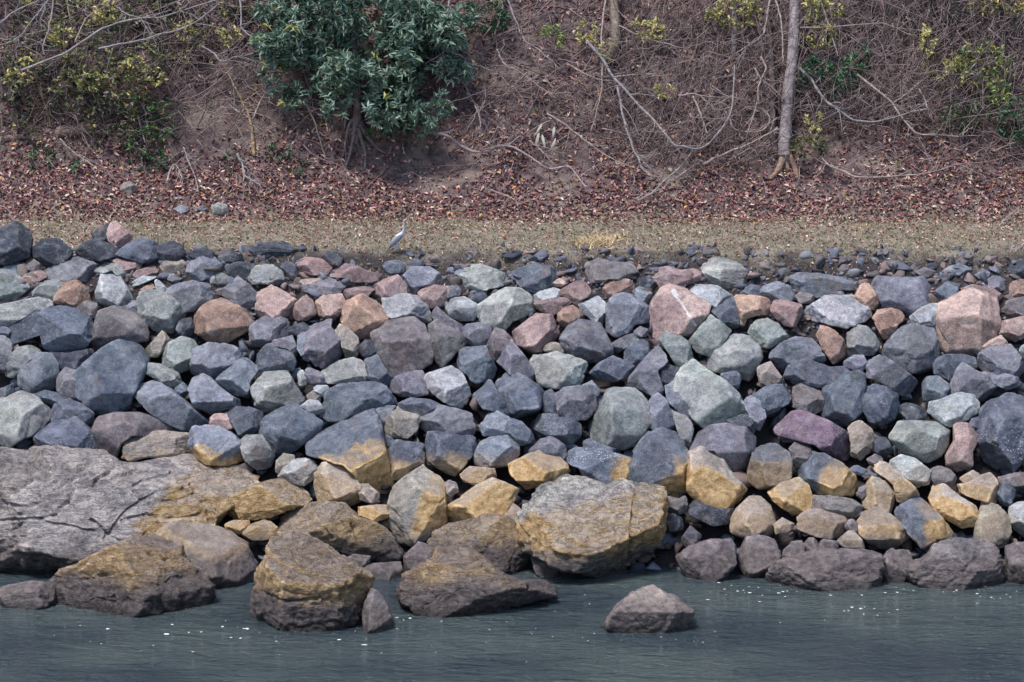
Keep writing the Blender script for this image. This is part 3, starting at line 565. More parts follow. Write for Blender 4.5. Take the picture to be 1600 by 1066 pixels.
def rock_material(name, barnacle=False, strata=False, crack=False):
    t = NT(name)
    oi = t.node('ShaderNodeObjectInfo')
    tc = t.node('ShaderNodeTexCoord')
    off = t.node('ShaderNodeVectorMath', operation='SCALE'); t.put(off.inputs[0], (31.0, 17.0, 53.0)); t.put(off.inputs['Scale'], oi.outputs['Random'])
    add = t.node('ShaderNodeVectorMath', operation='ADD'); t.put(add.inputs[0], tc.outputs['Object']); t.put(add.inputs[1], off.outputs[0])
    v = add.outputs[0]
    geo = t.node('ShaderNodeNewGeometry')
    pos = t.node('ShaderNodeSeparateXYZ'); t.put(pos.inputs[0], geo.outputs['Position'])
    nrm = t.node('ShaderNodeSeparateXYZ'); t.put(nrm.inputs[0], geo.outputs['Normal'])
    big = t.noise(v, 1.3, 3); mid = t.noise(v, 7.0, 8, 0.68); fine = t.noise(v, 30, 5, 0.75)
    # face tones with painted lighter tops, then weathering: mineral tint patches, speckle, faint streaks
    at = t.node('ShaderNodeAttribute', attribute_name='tint')
    c = t.mix(1.0, oi.outputs['Color'], at.outputs['Color'], 'MULTIPLY')
    c = t.mix(1.0, c, t.mix(t.step(big, .3, .7), (.72, .72, .74), (1.22, 1.2, 1.16)), 'MULTIPLY')
    c = t.mix(1.0, c, t.mix(t.step(mid, .3, .7), (.66, .67, .70), (1.34, 1.32, 1.28)), 'MULTIPLY')
    c = t.mix(1.0, c, t.mix(t.step(fine, .32, .68), (.66, .66, .68), (1.35, 1.34, 1.32)), 'MULTIPLY')
    rust = t.step(t.noise(v, 1.9, 4, .6, 1.0), .58, .72)
    c = t.mix(t.math('MULTIPLY', rust, .5), c, (.23, .165, .14))
    dust = t.step(t.noise(v, 2.6, 5, .65), .5, .75)
    c = t.mix(t.math('MULTIPLY', dust, .42), c, (.29, .295, .315))
    vein = t.math('ABSOLUTE', t.math('SUBTRACT', t.noise(v, 1.6, 3, .6, 1.5), .5))
    c = t.mix(t.math('MULTIPLY', t.step(vein, 0.0, .012, 1.0, 0.0), .3), c, (.40, .40, .40))
    if strata:
        lay = t.noise(t.vmul(v, (1.2, 1.6, 9.0)), 1.6, 5, .65, .5)
        c = t.mix(1.0, c, t.mix(t.step(lay, .35, .65), (.78, .78, .80), (1.15, 1.13, 1.1)), 'MULTIPLY')
    # tide band: ochre crust between about 0.5 and 2.4 m above the water, thickest on steep faces
    zz = t.math('ADD', pos.outputs[2], t.math('MULTIPLY', t.math('SUBTRACT', t.noise(v, 1.1, 4, .6), .5), 1.5))
    band = t.math('MULTIPLY', t.step(zz, .42, .8), t.step(zz, 1.95, 2.4, 1.0, 0.0))
    steep = t.step(nrm.outputs[2], .5, .95, 1.0, .3)
    cr = at.outputs['Alpha']                            # how thickly the crust grows on this rock; above 1.5: on one end of it only, whatever the height
    free = t.math('MULTIPLY', t.math('MULTIPLY', t.step(t.math('ADD', t.math('MULTIPLY', cr, .5), t.math('MULTIPLY', t.math('SUBTRACT', t.noise(v, 3.2, 7, .72), .5), 1.1)), .60, .92), t.math('MULTIPLY', t.step(cr, 1.0, 1.1), t.step(zz, .5, .95))), t.step(nrm.outputs[2], .45, .9, 1.0, .25))
    amt = t.math('MINIMUM', cr, 1.0)
    ym = t.math('MAXIMUM', t.math('MULTIPLY', t.math('MULTIPLY', band, steep), amt), free)
    patch = t.step(t.math('ADD', t.noise(v, 2.4, 6, .7), t.math('MULTIPLY', amt, .30)), .40, .58)
    ym = t.math('MULTIPLY', ym, patch)
    ycol = t.mix(t.step(t.noise(v, 5, 5, .7), .35, .68), (.39, .24, .105), (.72, .50, .27))
    ycol = t.mix(1.0, ycol, t.mix(t.step(fine, .3, .7), (.7, .68, .62), (1.15, 1.15, 1.15)), 'MULTIPLY')
    c = t.mix(ym, c, ycol)
    # dark brown algae below the tide band, black wet line at the water
    zw = t.math('ADD', pos.outputs[2], t.math('MULTIPLY', t.math('SUBTRACT', t.noise(v, 1.4, 4, .6), .5), .7))
    alg = t.step(zw, .45, .95, 1.0, 0.0)
    acol = t.mix(t.step(mid, .35, .65), (.075, .060, .058), (.185, .150, .14))
    c = t.mix(t.math('MULTIPLY', alg, .85), c, acol)
    wet = t.step(t.math('ADD', pos.outputs[2], t.math('MULTIPLY', t.math('SUBTRACT', t.noise(v, 2.2, 4), .5), .3)), .05, .26, 1.0, 0.0)
    c = t.mix(t.math('MULTIPLY', wet, .6), c, (.025, .022, .022))
    edge = t.step(geo.outputs['Pointiness'], .51, .57)   # edge highlight painted into the colour along convex edges
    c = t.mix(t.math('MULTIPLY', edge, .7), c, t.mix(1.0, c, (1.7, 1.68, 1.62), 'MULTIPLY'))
    if barnacle:
        dots = t.step(t.voro(v, 15), .16, .30, 1.0, 0.0)
        where = t.math('MULTIPLY', t.step(t.noise(v, 1.5, 3), .46, .58), t.step(pos.outputs[2], 2.2, 3.2, 1.0, 0.0))
        c = t.mix(t.math('MULTIPLY', t.math('MULTIPLY', dots, where), .85), c, (.62, .60, .58))
    t.put(t.bsdf.inputs['Base Color'], c)
    r = t.math('SUBTRACT', .88, t.math('MULTIPLY', wet, .5))
    t.put(t.bsdf.inputs['Roughness'], r)
    t.bsdf.inputs['Specular IOR Level'].default_value = .3
    h = t.math('ADD', t.math('MULTIPLY', mid, 1.0), t.math('MULTIPLY', fine, .45))
    h = t.math('ADD', h, t.math('MULTIPLY', t.noise(v, 60, 3, .6), .12))
    if strata: h = t.math('ADD', h, t.math('MULTIPLY', lay, .75))
    if crack:
        rg_ = t.math('ABSOLUTE', t.math('SUBTRACT', t.noise(t.vmul(v, (1, 1, 2.4)), 2.2, 5, .6, 1.2), .5))
        h = t.math('ADD', h, t.math('MULTIPLY', t.step(rg_, 0, .03), .45))
    if barnacle: h = t.math('ADD', h, t.math('MULTIPLY', t.math('MULTIPLY', dots, where), .3))
    t.put(t.bsdf.inputs['Normal'], t.bump(h, 1.0 if crack else .8, .10 if crack else .065))
    return t.m
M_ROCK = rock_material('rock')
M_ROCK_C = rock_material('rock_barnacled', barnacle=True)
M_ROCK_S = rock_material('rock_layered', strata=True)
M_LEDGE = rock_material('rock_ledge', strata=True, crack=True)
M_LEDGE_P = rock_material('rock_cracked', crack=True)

def tint_material(name, rough=.8, spec=.2, var=(.8, 1.2), translucent=0.0, scale=6.0):
    t = NT(name)
    a = t.node('ShaderNodeAttribute', attribute_name='tint')
    tc = t.node('ShaderNodeTexCoord')
    n = t.noise(tc.outputs['Object'], scale, 4)
    c = t.mix(1.0, a.outputs['Color'], t.mix(n, (var[0],) * 3, (var[1],) * 3), 'MULTIPLY')
    t.put(t.bsdf.inputs['Base Color'], c)
    t.bsdf.inputs['Roughness'].default_value = rough
    t.bsdf.inputs['Specular IOR Level'].default_value = spec
    if translucent:
        tr = t.node('ShaderNodeBsdfTranslucent'); t.put(tr.inputs['Color'], c)
        ms = t.node('ShaderNodeMixShader'); ms.inputs[0].default_value = translucent
        t.l.new(t.bsdf.outputs[0], ms.inputs[1]); t.l.new(tr.outputs[0], ms.inputs[2])
        t.l.new(ms.outputs[0], t.n['Material Output'].inputs['Surface'])
    return t.m
M_LITTER = tint_material('dead_leaf', .85, .15)
M_LEAF = tint_material('green_leaf', .5, .35, translucent=.15)
M_GRASS = tint_material('dry_grass', .9, .1)
M_RUBBLE = tint_material('rubble_stone', .9, .25, (.6, 1.4), scale=14)
M_FEATHER = tint_material('feather', .8, .2, (.85, 1.15), scale=30)

def bark_material(name, c1, c2, c3, scale=9.0, ring=0.0):
    t = NT(name)
    tc = t.node('ShaderNodeTexCoord')
    v = tc.outputs['Object']
    n1 = t.noise(v, scale, 5, .65); n2 = t.noise(v, scale * .3, 3)
    c = t.mix(t.step(n1, .3, .7), c1, c2)
    c = t.mix(t.math('MULTIPLY', t.step(n2, .48, .66), .7), c, c3)
    t.put(t.bsdf.inputs['Base Color'], c)
    t.bsdf.inputs['Roughness'].default_value = .9
    t.bsdf.inputs['Specular IOR Level'].default_value = .15
    h = n1
    if ring:
        lay = t.noise(t.vmul(v, (1.5, 1.5, 14)), 1.5, 3)
        h = t.math('ADD', n1, lay)
    t.put(t.bsdf.inputs['Normal'], t.bump(h, .7, .04))
    return t.m
BARK = {
    'pale': bark_material('bark_pale', (.17, .15, .155), (.38, .335, .33), (.24, .2, .19)),
    'tan': bark_material('bark_tan', (.22, .17, .15), (.46, .37, .34), (.28, .22, .18)),
    'vine': bark_material('bark_vine', (.19, .145, .145), (.42, .34, .335), (.25, .18, .17)),
    'twig': bark_material('bark_twig', (.15, .11, .108), (.37, .285, .27), (.21, .155, .145)),
    'ochre': bark_material('bark_ochre', (.28, .19, .10), (.46, .34, .2), (.25, .2, .15)),
    'log': bark_material('bark_log', (.14, .09, .08), (.32, .23, .19), (.22, .15, .12), 6),
    'trunk': bark_material('bark_trunk', (.17, .14, .145), (.36, .31, .31), (.23, .19, .18), 7, 1),
    'foot': bark_material('bark_foot', (.20, .12, .09), (.36, .24, .19), (.28, .2, .17), 7),
    'moss': bark_material('bark_moss', (.14, .11, .09), (.30, .25, .20), (.20, .20, .08), 7, 1),
    'root': bark_material('bark_root', (.13, .10, .105), (.28, .22, .22), (.18, .14, .13)),
    'dark': bark_material('bark_dark', (.07, .055, .055), (.17, .13, .12), (.12, .09, .09), 7),
}

# ------------------------------------------------------------------ setting: ground, water
def grid(xs, ys, zf):
    X, Y = np.meshgrid(xs, ys)
    Z = zf(X.ravel(), Y.ravel())
    V = np.stack([X.ravel(), Y.ravel(), Z], -1)
    nx, ny = len(xs), len(ys)
    i = np.arange(nx * ny).reshape(ny, nx)
    F = np.stack([i[:-1, :-1], i[:-1, 1:], i[1:, 1:], i[1:, :-1]], -1).reshape(-1, 4)
    return V, F
t = NT('ground_soil')
geo = t.node('ShaderNodeNewGeometry')
pos = t.node('ShaderNodeSeparateXYZ'); t.put(pos.inputs[0], geo.outputs['Position'])
gv = geo.outputs['Position']
yy = t.math('ADD', pos.outputs[1], t.math('MULTIPLY', t.math('SUBTRACT', t.noise(gv, .9, 4, .6), .5), 2.2))
n1 = t.noise(gv, 3.5, 5, .65); n2 = t.noise(gv, 14, 5, .7); n3 = t.noise(gv, .7, 3)
soil = t.mix(t.step(n1, .3, .7), (.105, .073, .075), (.28, .20, .19))
soil = t.mix(t.step(n3, .5, .68), soil, t.mix(n2, (.24, .18, .15), (.40, .315, .265)))
turf = t.mix(t.step(n1, .35, .65), (.26, .22, .165), (.44, .37, .295))
turf = t.mix(t.step(n2, .45, .7), turf, (.17, .165, .10))
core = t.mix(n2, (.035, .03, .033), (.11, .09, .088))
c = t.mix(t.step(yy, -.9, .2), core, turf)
c = t.mix(t.step(yy, 3.4, 4.4), c, soil)
t.put(t.bsdf.inputs['Base Color'], c)
t.bsdf.inputs['Roughness'].default_value = .95
t.bsdf.inputs['Specular IOR Level'].default_value = .1
t.put(t.bsdf.inputs['Normal'], t.bump(t.math('ADD', n1, n2), .9, .12))
M_GROUND = t.m
xs = np.concatenate([[-400, -200, -100, -60, -40, -28], np.arange(-20, 20.01, .16), [28, 40, 60, 100, 200, 400]])
ys = np.concatenate([[-300, -150, -60, -30, -18], np.arange(-13, 13, .14), [14, 16, 20, 28, 40, 70, 120, 250, 400]])
V, F = grid(xs, ys, ground_z)
tag(mesh_obj('ground', V, F, M_GROUND), kind='structure')

t = NT('river_water')
tc = t.node('ShaderNodeTexCoord'); gv = tc.outputs['Object']
w1 = t.noise(t.vmul(gv, (.7, 1.9, 1)), 1.6, 3, .55, .8)
w2 = t.noise(t.vmul(gv, (1, 2.4, 1)), 5.5, 4, .6, .4)
murk = t.noise(t.vmul(gv, (.6, 1, 1)), .25, 3)
t.put(t.bsdf.inputs['Base Color'], t.mix(t.step(murk, .35, .65), (.034, .050, .060), (.072, .094, .092)))
t.bsdf.inputs['Roughness'].default_value = .06
t.bsdf.inputs['IOR'].default_value = 1.33
h = t.math('ADD', w1, t.math('MULTIPLY', w2, .4))
t.put(t.bsdf.inputs['Normal'], t.bump(h, 1.0, .36))
M_WATER = t.m
V, F = grid(np.array([-400, -60, -20, 0, 20, 60, 400.]), np.array([-320, -60, -20, -12, -7.0]), lambda x, y: 0 * x)
tag(mesh_obj('water', V, F, M_WATER), kind='structure')

# ------------------------------------------------------------------ boulders
def icosphere(sub):
    bm = bmesh.new(); bmesh.ops.create_icosphere(bm, subdivisions=sub, radius=1)
    V = np.array([v.co[:] for v in bm.verts]); F = np.array([[v.index for v in f.verts] for f in bm.faces])
    bm.free(); return V, F
ICO = {k: icosphere(k) for k in (3, 4, 5, 6, 7)}
TILES = {'T1': (0, 320), 'T2': (400, 320), 'T3': (800, 320), 'T4': (1200, 320),
         'T5': (0, 560), 'T6': (400, 560), 'T7': (800, 560), 'T8': (1200, 560)}
WIDE = {'D1': (0, 690), 'D2': (533, 690), 'D3': (1066, 690), 'U1': (0, 0), 'U2': (533, 0), 'U3': (1066, 0)}
def pixels(tile, s):
    P = np.array([[float(a) for a in p.split(',')] for p in s.split()])
    if tile in TILES: return np.array(TILES[tile]) + P * 2.5047
    return np.array(WIDE[tile]) + P * 3.338
CODES = {
    'k': (.052, .058, .076), 'b': (.100, .114, .148), 'B': (.17, .184, .225), 'w': (.31, .32, .335), 'g': (.215, .23, .22),
    'G': (.285, .29, .26), 'm': (.158, .153, .182), 'n': (.165, .138, .138), 'p': (.26, .175, .165), 'P': (.40, .275, .245),
    'o': (.31, .195, .145), 'v': (.15, .095, .13), 't': (.26, .22, .19), 'y': (.29, .255, .22), 'L': (.36, .33, .31)}

for _k, _f in dict(g=.3, G=.28, v=.12, n=.25, t=.12, m=.25, B=.15, w=.1, p=.12, P=.1, o=.12).items():
    _l = sum(CODES[_k]) / .60
    CODES[_k] = tuple((1 - _f) * a + _f * b * _l for a, b in zip(CODES[_k], (.19, .195, .225)))
def outline_radius(poly, n=360):
    """Radius of the outline at n angles about its origin (farthest crossing of each ray), slightly rounded."""
    th = np.linspace(0, 2 * np.pi, n, endpoint=False)
    d = np.stack([np.cos(th), np.sin(th)], -1)
    R = np.zeros(n)
    A = poly; B = np.roll(poly, -1, 0)
    for a, b in zip(A, B):
        e = b - a
        den = d[:, 0] * e[1] - d[:, 1] * e[0]
        den = np.where(abs(den) < 1e-9, 1e-9, den)
        tt = (a[0] * e[1] - a[1] * e[0]) / den
        uu = (a[0] * d[:, 1] - a[1] * d[:, 0]) / den
        ok = (tt > 0) & (uu >= -1e-6) & (uu <= 1 + 1e-6)
        R = np.where(ok, np.maximum(R, tt), R)
    k = np.exp(-0.5 * (np.arange(-9, 10) / 1.0) ** 2); k /= k.sum()
    return np.convolve(np.concatenate([R[-9:], R, R[:9]]), k, 'valid')

def centroid(P):
    x, y = P[:, 0], P[:, 1]; x2, y2 = np.roll(x, -1), np.roll(y, -1)
    cr = x * y2 - x2 * y; A = cr.sum() / 2
    return np.array([((x + x2) * cr).sum() / (6 * A), ((y + y2) * cr).sum() / (6 * A)])

def rock_shape(poly, opts, rg, sub, cracks=()):
    """Closed rock in local metres: x right, y up, z towards the river. Its faces are broken planes with chipped edges."""
    a, b = np.ptp(poly[:, 0]) / 2, np.ptp(poly[:, 1]) / 2
    size = math.sqrt(a * b)
    c = (.55 * min(a, b) + .35 * size) * (1.25 if 'W' in opts else 1.0)
    U, F = ICO[sub]
    U = U * np.array([a, b, c]); U = U / np.linalg.norm(U, axis=1, keepdims=True)
    if 'r' not in opts and 'X' not in opts:            # broken corners: some stand out, some are knocked in
        poly = poly * (1 + rg.uniform(-.04, .05, (len(poly), 1)))
    R = outline_radius(poly * (1.07 if 'X' in opts or 'W' in opts else 1.12))
    rho = np.hypot(U[:, 0], U[:, 1]) + 1e-6
    th = (np.arctan2(U[:, 1], U[:, 0]) % (2 * np.pi)) / (2 * np.pi) * 360
    i0 = np.floor(th).astype(int) % 360; f = th - np.floor(th)
    to = (R[i0] * (1 - f) + R[(i0 + 1) % 360] * f) / rho
    sharp = 200 if 'e' in opts else (26 if 'r' in opts else 120)
    planes = []
    def sup(n): return math.sqrt((a * n[0]) ** 2 + (b * n[1]) ** 2 + (c * n[2]) ** 2)
    def add(az, el, k):
        n = np.array([math.cos(az) * math.cos(el), math.sin(az) * math.cos(el), math.sin(el)])
        planes.append((n, sup(n) * k))
    add(math.radians(90 + rg.uniform(-40, 40)), math.radians(rg.uniform(30, 50)), rg.uniform(.58, .76))      # top face
    add(rg.uniform(0, 2 * math.pi), math.radians(rg.uniform(62, 82)), rg.uniform(.52, .68))                  # front face
    a0 = math.radians(rg.choice([200, 250, 290, 340]) + rg.uniform(-25, 25))
    add(a0, math.radians(rg.uniform(28, 52)), rg.uniform(.62, .8))                                           # one big side or lower face
    nf = 6 if 'r' in opts else int(rg.integers(2, 5))
    for k in range(nf):
        add(a0 + 2 * math.pi * (k + .7 + rg.uniform(-.3, .3)) / (nf + .4), math.radians(rg.uniform(24, 58)), rg.uniform(.70, .88) if 'r' in opts else rg.uniform(.78, 1.0))
    for k in range(0 if 'r' in opts else 6):           # small chips knocked off the edges
        add(rg.uniform(0, 6.28), math.radians(rg.uniform(8, 70)), rg.uniform(.86, .99))
    for k in range(4):
        add(rg.uniform(0, 6.28), math.radians(-rg.uniform(45, 85)), rg.uniform(.8, .95))
    seed = rg.uniform(0, 200, 3)
    Pn = U * np.array([a, b, c]) / size
    inv = to ** -sharp
    best = to.copy(); face = np.zeros(len(U), int)
    for q, (n, d) in enumerate(planes):
        dn = U @ n
        tt = np.where(dn > 1e-3, d / np.maximum(dn, 1e-3), 1e6)
        tt = tt * (1 + .022 * noise3(Pn * 2.2 + seed + 7 * q) + .014 * noise3(Pn * 6 + seed + 3 * q))
        face = np.where(tt < best, q + 1, face); best = np.minimum(best, tt)
        inv = inv + np.maximum(tt, 1e-3) ** -sharp
    T = inv ** (-1 / sharp)
    P = U * T[:, None]
    Q = P / size
    amp = .03 if 'r' in opts else .022
    if 'X' in opts: amp = .045
    if 'l' in opts: amp = .065
    disp = amp * fbm(Q * 1.7 + seed, 3, .55) + .028 * (.35 - abs(fbm(Q * 2.4 + seed + 50, 3, .55))) + .018 * (.3 - abs(noise3(Q * 7.5 + seed + 80)))
    disp = disp - .05 * np.maximum(0, .16 - abs(noise3(Q * 1.15 + seed + 31))) / .16 * (0 if 'r' in opts else 1)
    if 'S' in opts or 's' in opts:                     # layering: sloping shelves of uneven thickness
        h = Q[:, 1] * 5.5 + Q[:, 0] * rg.uniform(-1.2, 1.2) + 1.3 * fbm(Q * 1.1 + seed + 5, 3)
        saw = h - np.floor(h)
        disp = disp + (.026 if 'X' in opts else .035) * (saw ** .6 - .5)
    if 'X' in opts or 'W' in opts:                     # rugged, pitted surface
        disp = disp + .05 * (.3 - abs(fbm(Q * np.array([2.2, 3.6, 2.2]) + seed + 90, 4, .6))) + .02 * noise3(Q * 9 + seed)
    if 'X' in opts:                                    # joints: deep cracks between cells of the bedrock
        S = np.array([.8, 1.7, .8])
        C = rg.uniform(-1, 1, (11, 3)) * np.array([a, b, c]) * 1.25 / size * S
        W = Q * S + .2 * np.stack([fbm(Q * 1.9 + seed + 40, 4), fbm(Q * 1.9 + seed + 60, 4), 0 * rho], -1)
        D = np.sort(np.linalg.norm(W[:, None] - C[None], axis=2), axis=1)
        e = D[:, 1] - D[:, 0]
        disp = disp - (.06 if 'W' in opts else 0.0) * np.clip(1 - e / .05, 0, 1)
        disp = disp + (.03 if 'W' in opts else .02) * np.sin(37 * np.argmin(np.linalg.norm(W[:, None] - C[None], axis=2), axis=1))
    lim = np.clip(T / (size * 1.0), .3, 1.2)
    P = P + U * (disp * size * lim)[:, None]
    tone = rg.uniform(.74, 1.28, (len(planes) + 1, 1)) * (1 + rg.uniform(-.03, .03, (len(planes) + 1, 3)))
    tone[1] = tone[1] * .5 + .58  # top face toned lighter: light from above put into the colour
    for (A_, B_, wd) in cracks:                        # traced cracks: narrow clefts in the real surface
        e_ = B_ - A_; L2 = e_ @ e_
        k_ = np.clip(((P[:, :2] - A_) @ e_) / L2, 0, 1)
        dd = np.linalg.norm(P[:, :2] + .04 * np.stack([noise3(P * 3), noise3(P * 3 + 9)], -1) - A_ - k_[:, None] * e_, axis=1)
        P = P - U * (wd * 1.9 * np.clip(1 - dd / wd, 0, 1) * (P[:, 2] > -.1))[:, None]
    return P, F, c, tone[face]

CRACKS = [('long pale bedrock ledge', .06, '-6,37 8,35.5 20,35 28,33.5 33,28 36,22 34,20|52,45 56,38 62,31 68,27 74,24 82,21|68,27 64,23|100,37 98,31 94,26 90,20|12,33 18,28 20,25|52,14 46,17 45,20|45,36 50,39 53,43|54,17 60,15 70,13|10,40 14,36|53,43 58,46|75,19 80,15 90,14|20,35 34,39 46,41|30,20 36,16 44,15|88,18 96,15 110,17|-4,20 8,22 16,18|4,28 14,30 22,27|60,36 70,34 84,36 94,34|72,26 82,28 92,24|64,20 76,16|30,12 38,14 42,10'),
          ('biggest flat topped', .06, '139,21 137,35 135,50 134,60'),
          ('broad brown waterside', .05, '52,66 55,72 56,78|70,52 78,55 84,60|26,68 40,64 50,62'),
          ('tall waterside rock', .045, '122,70 135,74 150,72|140,60 150,62 160,68'),
          ('long dark rock with a ragged', .05, '150,38 156,44|165,38 168,46')]
GROUP = 'rocks of the bank and the waterline'
n_rock = 0
for li, line in enumerate(ROCKS.strip().splitlines()):
    tile, code, opts, label, pts = line.split(';')
    rg = np.random.default_rng(1000 + li)
    px = pixels(tile, pts)
    cp = centroid(px)
    w, h = np.ptp(px[:, 0]), np.ptp(px[:, 1])
    bottom = px[:, 1].max()
    if 'W' in opts:                                    # stands in the water: its foot is at the waterline
        d = ray(cp[0], bottom); tt = (0.0 - CAM[2]) / d[2]
        hit = CAM + d * tt
        dist = (hit - CAM) @ FWD + .35 * h / 60
        px = px.copy(); low = px[:, 1] > bottom - .14 * h - 4
        px[low, 1] += 14                               # and goes on below it
        cp = centroid(px)
    else:
        ay = cp[1]
        if tile == 'U1': fn, ay = ground_z, bottom - .25 * h
        else:
            fn = bank_surface
            if cp[1] < 412: ay = bottom - .2 * h
        hit, tt, d = march(cp[0], ay, fn)
        dist = (hit - CAM) @ FWD
        if 'q' in opts: dist -= float(opts.split('q')[1].split('H')[0])
    d = ray(*cp)
    P0 = CAM + d * (dist / (d @ FWD))
    s = dist / FPX
    poly = (px - cp) * np.array([s, -s])
    big = max(w, h)
    sub = 7 if big > 420 else 6 if big > 125 else (5 if big > 44 else 4)
    cracks = []
    for key, w_, lines in CRACKS:
        if key in label:
            for ln in lines.split('|'):
                q = (pixels(tile, ln) - cp) * [s, -s]
                cracks += [(q[k], q[k + 1], w_) for k in range(len(q) - 1)]
    P, F, c, tone = rock_shape(poly, opts.split('H')[0], rg, sub, cracks)
    lean = 0 if tile == 'U1' else (.15 if 'W' in opts else .42)
    zc = P[:, 2] - lean * P[:, 1]
    world_off = P[:, :1] * RGT + P[:, 1:2] * UPV - zc[:, None] * FWD
    y = 0.0
    if code == 'y': y = 1.0
    if 'y' in opts: y = float(opts[opts.index('y') + 1]) / 9.0
    crust = np.full(len(P), y)
    if 'H' in opts:                                    # crust grows only on the far side of a line across the rock
        q = np.array([float(a) for a in opts.split('H')[1].split(',')]).reshape(2, 2)
        k_ = 2.5047 if tile in TILES else 3.338
        q = np.array({**TILES, **WIDE}[tile]) + q * k_
        q = (q - cp) * [s, -s]; e = q[1] - q[0]; e /= np.linalg.norm(e)
        side = (P[:, 0] - q[0, 0]) * e[1] - (P[:, 1] - q[0, 1]) * e[0] + .22 * fbm(P * 1.6 + li, 4)
        crust = 2.0 * np.clip(side / .35 + .35, 0, 1)
    words = set(label.split())
    ledge = 'ledge' in label.split(' with')[0].split(' at')[0].split(',')[0].split() or 'bedrock' in words and 'below' not in words
    name = 'rock_ledge' if ledge else ('stone' if big < 48 else 'boulder')
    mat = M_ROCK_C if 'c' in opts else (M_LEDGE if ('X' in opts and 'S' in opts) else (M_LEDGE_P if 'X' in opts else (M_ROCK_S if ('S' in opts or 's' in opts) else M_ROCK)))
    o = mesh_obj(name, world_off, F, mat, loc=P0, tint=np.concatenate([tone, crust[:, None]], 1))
    col = np.array(CODES[code]) * (1 + rg.uniform(-.10, .10)) * (1 + rg.uniform(-.03, .03, 3))
    o.color = (*col, 1)
    tag(o, label, 'ledge' if ledge else ('stone' if big < 48 else 'boulder'), GROUP)
    n_rock += 1
    if 'Q' in opts:                                    # white streak: a thin vein standing proud of the face
        a0, b0 = np.array([100, 53]) * 2.5047 + TILES['T3'], np.array([114, 76]) * 2.5047 + TILES['T3']
        a0, b0 = (a0 - cp) * [s, -s], (b0 - cp) * [s, -s]
        e = b0 - a0; L = np.linalg.norm(e); e /= L; nn = np.array([-e[1], e[0]])
        along = (P[:, :2] - a0) @ e
        wob = .02 * noise3(P * 5 + 3)
        across = (P[:, :2] - a0) @ nn + wob
        fc = F[(P[F][:, :, 2].mean(1) > 0)]
        al, ac = along[fc].mean(1), across[fc].mean(1)
        keep = fc[(al > 0) & (al < L) & (abs(ac) < np.where(al < .22, .06, .024))]
        used, invx = np.unique(keep, return_inverse=True)
        me_n = np.array([v.normal[:] for v in o.data.vertices])
        vt = NT('quartz'); vt.bsdf.inputs['Base Color'].default_value = (.72, .69, .68, 1); vt.bsdf.inputs['Roughness'].default_value = .7
        vtc = vt.node('ShaderNodeTexCoord')
        vt.put(vt.bsdf.inputs['Base Color'], vt.mix(vt.noise(vtc.outputs['Object'], 20, 4), (.42, .36, .35), (.72, .68, .66)))
        mesh_obj('quartz_vein', world_off[used] + me_n[used] * .006, invx.reshape(-1, 3), vt.m, parent=o)

# ------------------------------------------------------------------ rubble in the gaps and along the crest
def stones(n, gen, sizes, cols, rgs):
    Vs, Fs, Cs = [], [], []
    U, F = icosphere(3) if n < 300 else icosphere(2); off = 0
    for k in range(n):
        p = gen(rgs); s = sizes(rgs)
        sc = s * rgs.uniform(.5, 1.6, 3) * [1, 1, .75]
        v = U * (1 + .4 * np.sin(U @ rgs.normal(size=3) * 2.4 + rgs.uniform(0, 6)))[:, None]
        for q in range(8):
            nn = rgs.normal(size=3); nn /= np.linalg.norm(nn); dd = v @ nn; kk = rgs.uniform(.28, .6)
            v = v - np.maximum(dd - kk, 0)[:, None] * nn
        Vs.append(v * sc + p); Fs.append(F + off); off += len(U)
        Cs.append(np.tile(cols[rgs.integers(len(cols))] * rgs.uniform(.7, 1.25), (len(U), 1)))
    return np.concatenate(Vs), np.concatenate(Fs), np.concatenate(Cs)
rg = np.random.default_rng(50)
dark = [np.array(c) for c in ((.07, .075, .10), (.11, .115, .145), (.13, .11, .115), (.17, .14, .13))]
def in_gap(r):
    x, y = r.uniform(-21, 21), r.uniform(-9.3, -.9)
    return np.array([x, y, (y - TOE) * TAN - .46 - r.uniform(0, .22)])
V, F, C = stones(2900, in_gap, lambda r: r.uniform(.10, .32), dark + [np.array((.15, .16, .19)), np.array((.18, .13, .12))], rg)
tag(mesh_obj('rubble', V, F, M_RUBBLE, smooth=False, tint=C), 'small dark rubble filling the gaps between the boulders', 'rubble', kind='stuff')
mix = dark + [np.array(c) for c in ((.17, .18, .22), (.22, .16, .15), (.2, .2, .21))]
def on_crest(r):
    x = r.uniform(-21, 21); y = r.uniform(-2.3, -.45) if r.random() < .93 else -.45 + abs(r.normal()) * .25
    y += .25 * math.sin(x * 1.7) + .15 * math.sin(x * 4.1 + 1)
    if x < -5: y += .2
    if abs(x + 3.0) < .45 and y > -1.2: y -= 1.2
    return np.array([x, y, float(ground_z(np.array([x]), np.array([y]))[0]) - r.uniform(-.02, .05)])
def crest_size(r): return .06 + .17 * r.random() ** 2
V, F, C = stones(3600, on_crest, crest_size, dark + mix, rg)
tag(mesh_obj('rubble', V, F, M_RUBBLE, smooth=False, tint=C), 'small broken stones strewn along the crest beside the grass', 'rubble', kind='stuff')
allc = [np.array(CODES[k]) for k in 'bBwgmnptk']
def outside(r):
    x = r.choice([-1, 1]) * r.uniform(14.6, 21); y = r.uniform(-9.0, -.8)
    return np.array([x, y, (y - TOE) * TAN - .2])
V, F, C = stones(900, outside, lambda r: r.uniform(.35, .7), allc, rg)
tag(mesh_obj('rubble', V, F, M_RUBBLE, smooth=False, tint=C), 'more bank rocks carrying on beyond both ends of the bank in view', 'rubble', kind='stuff')

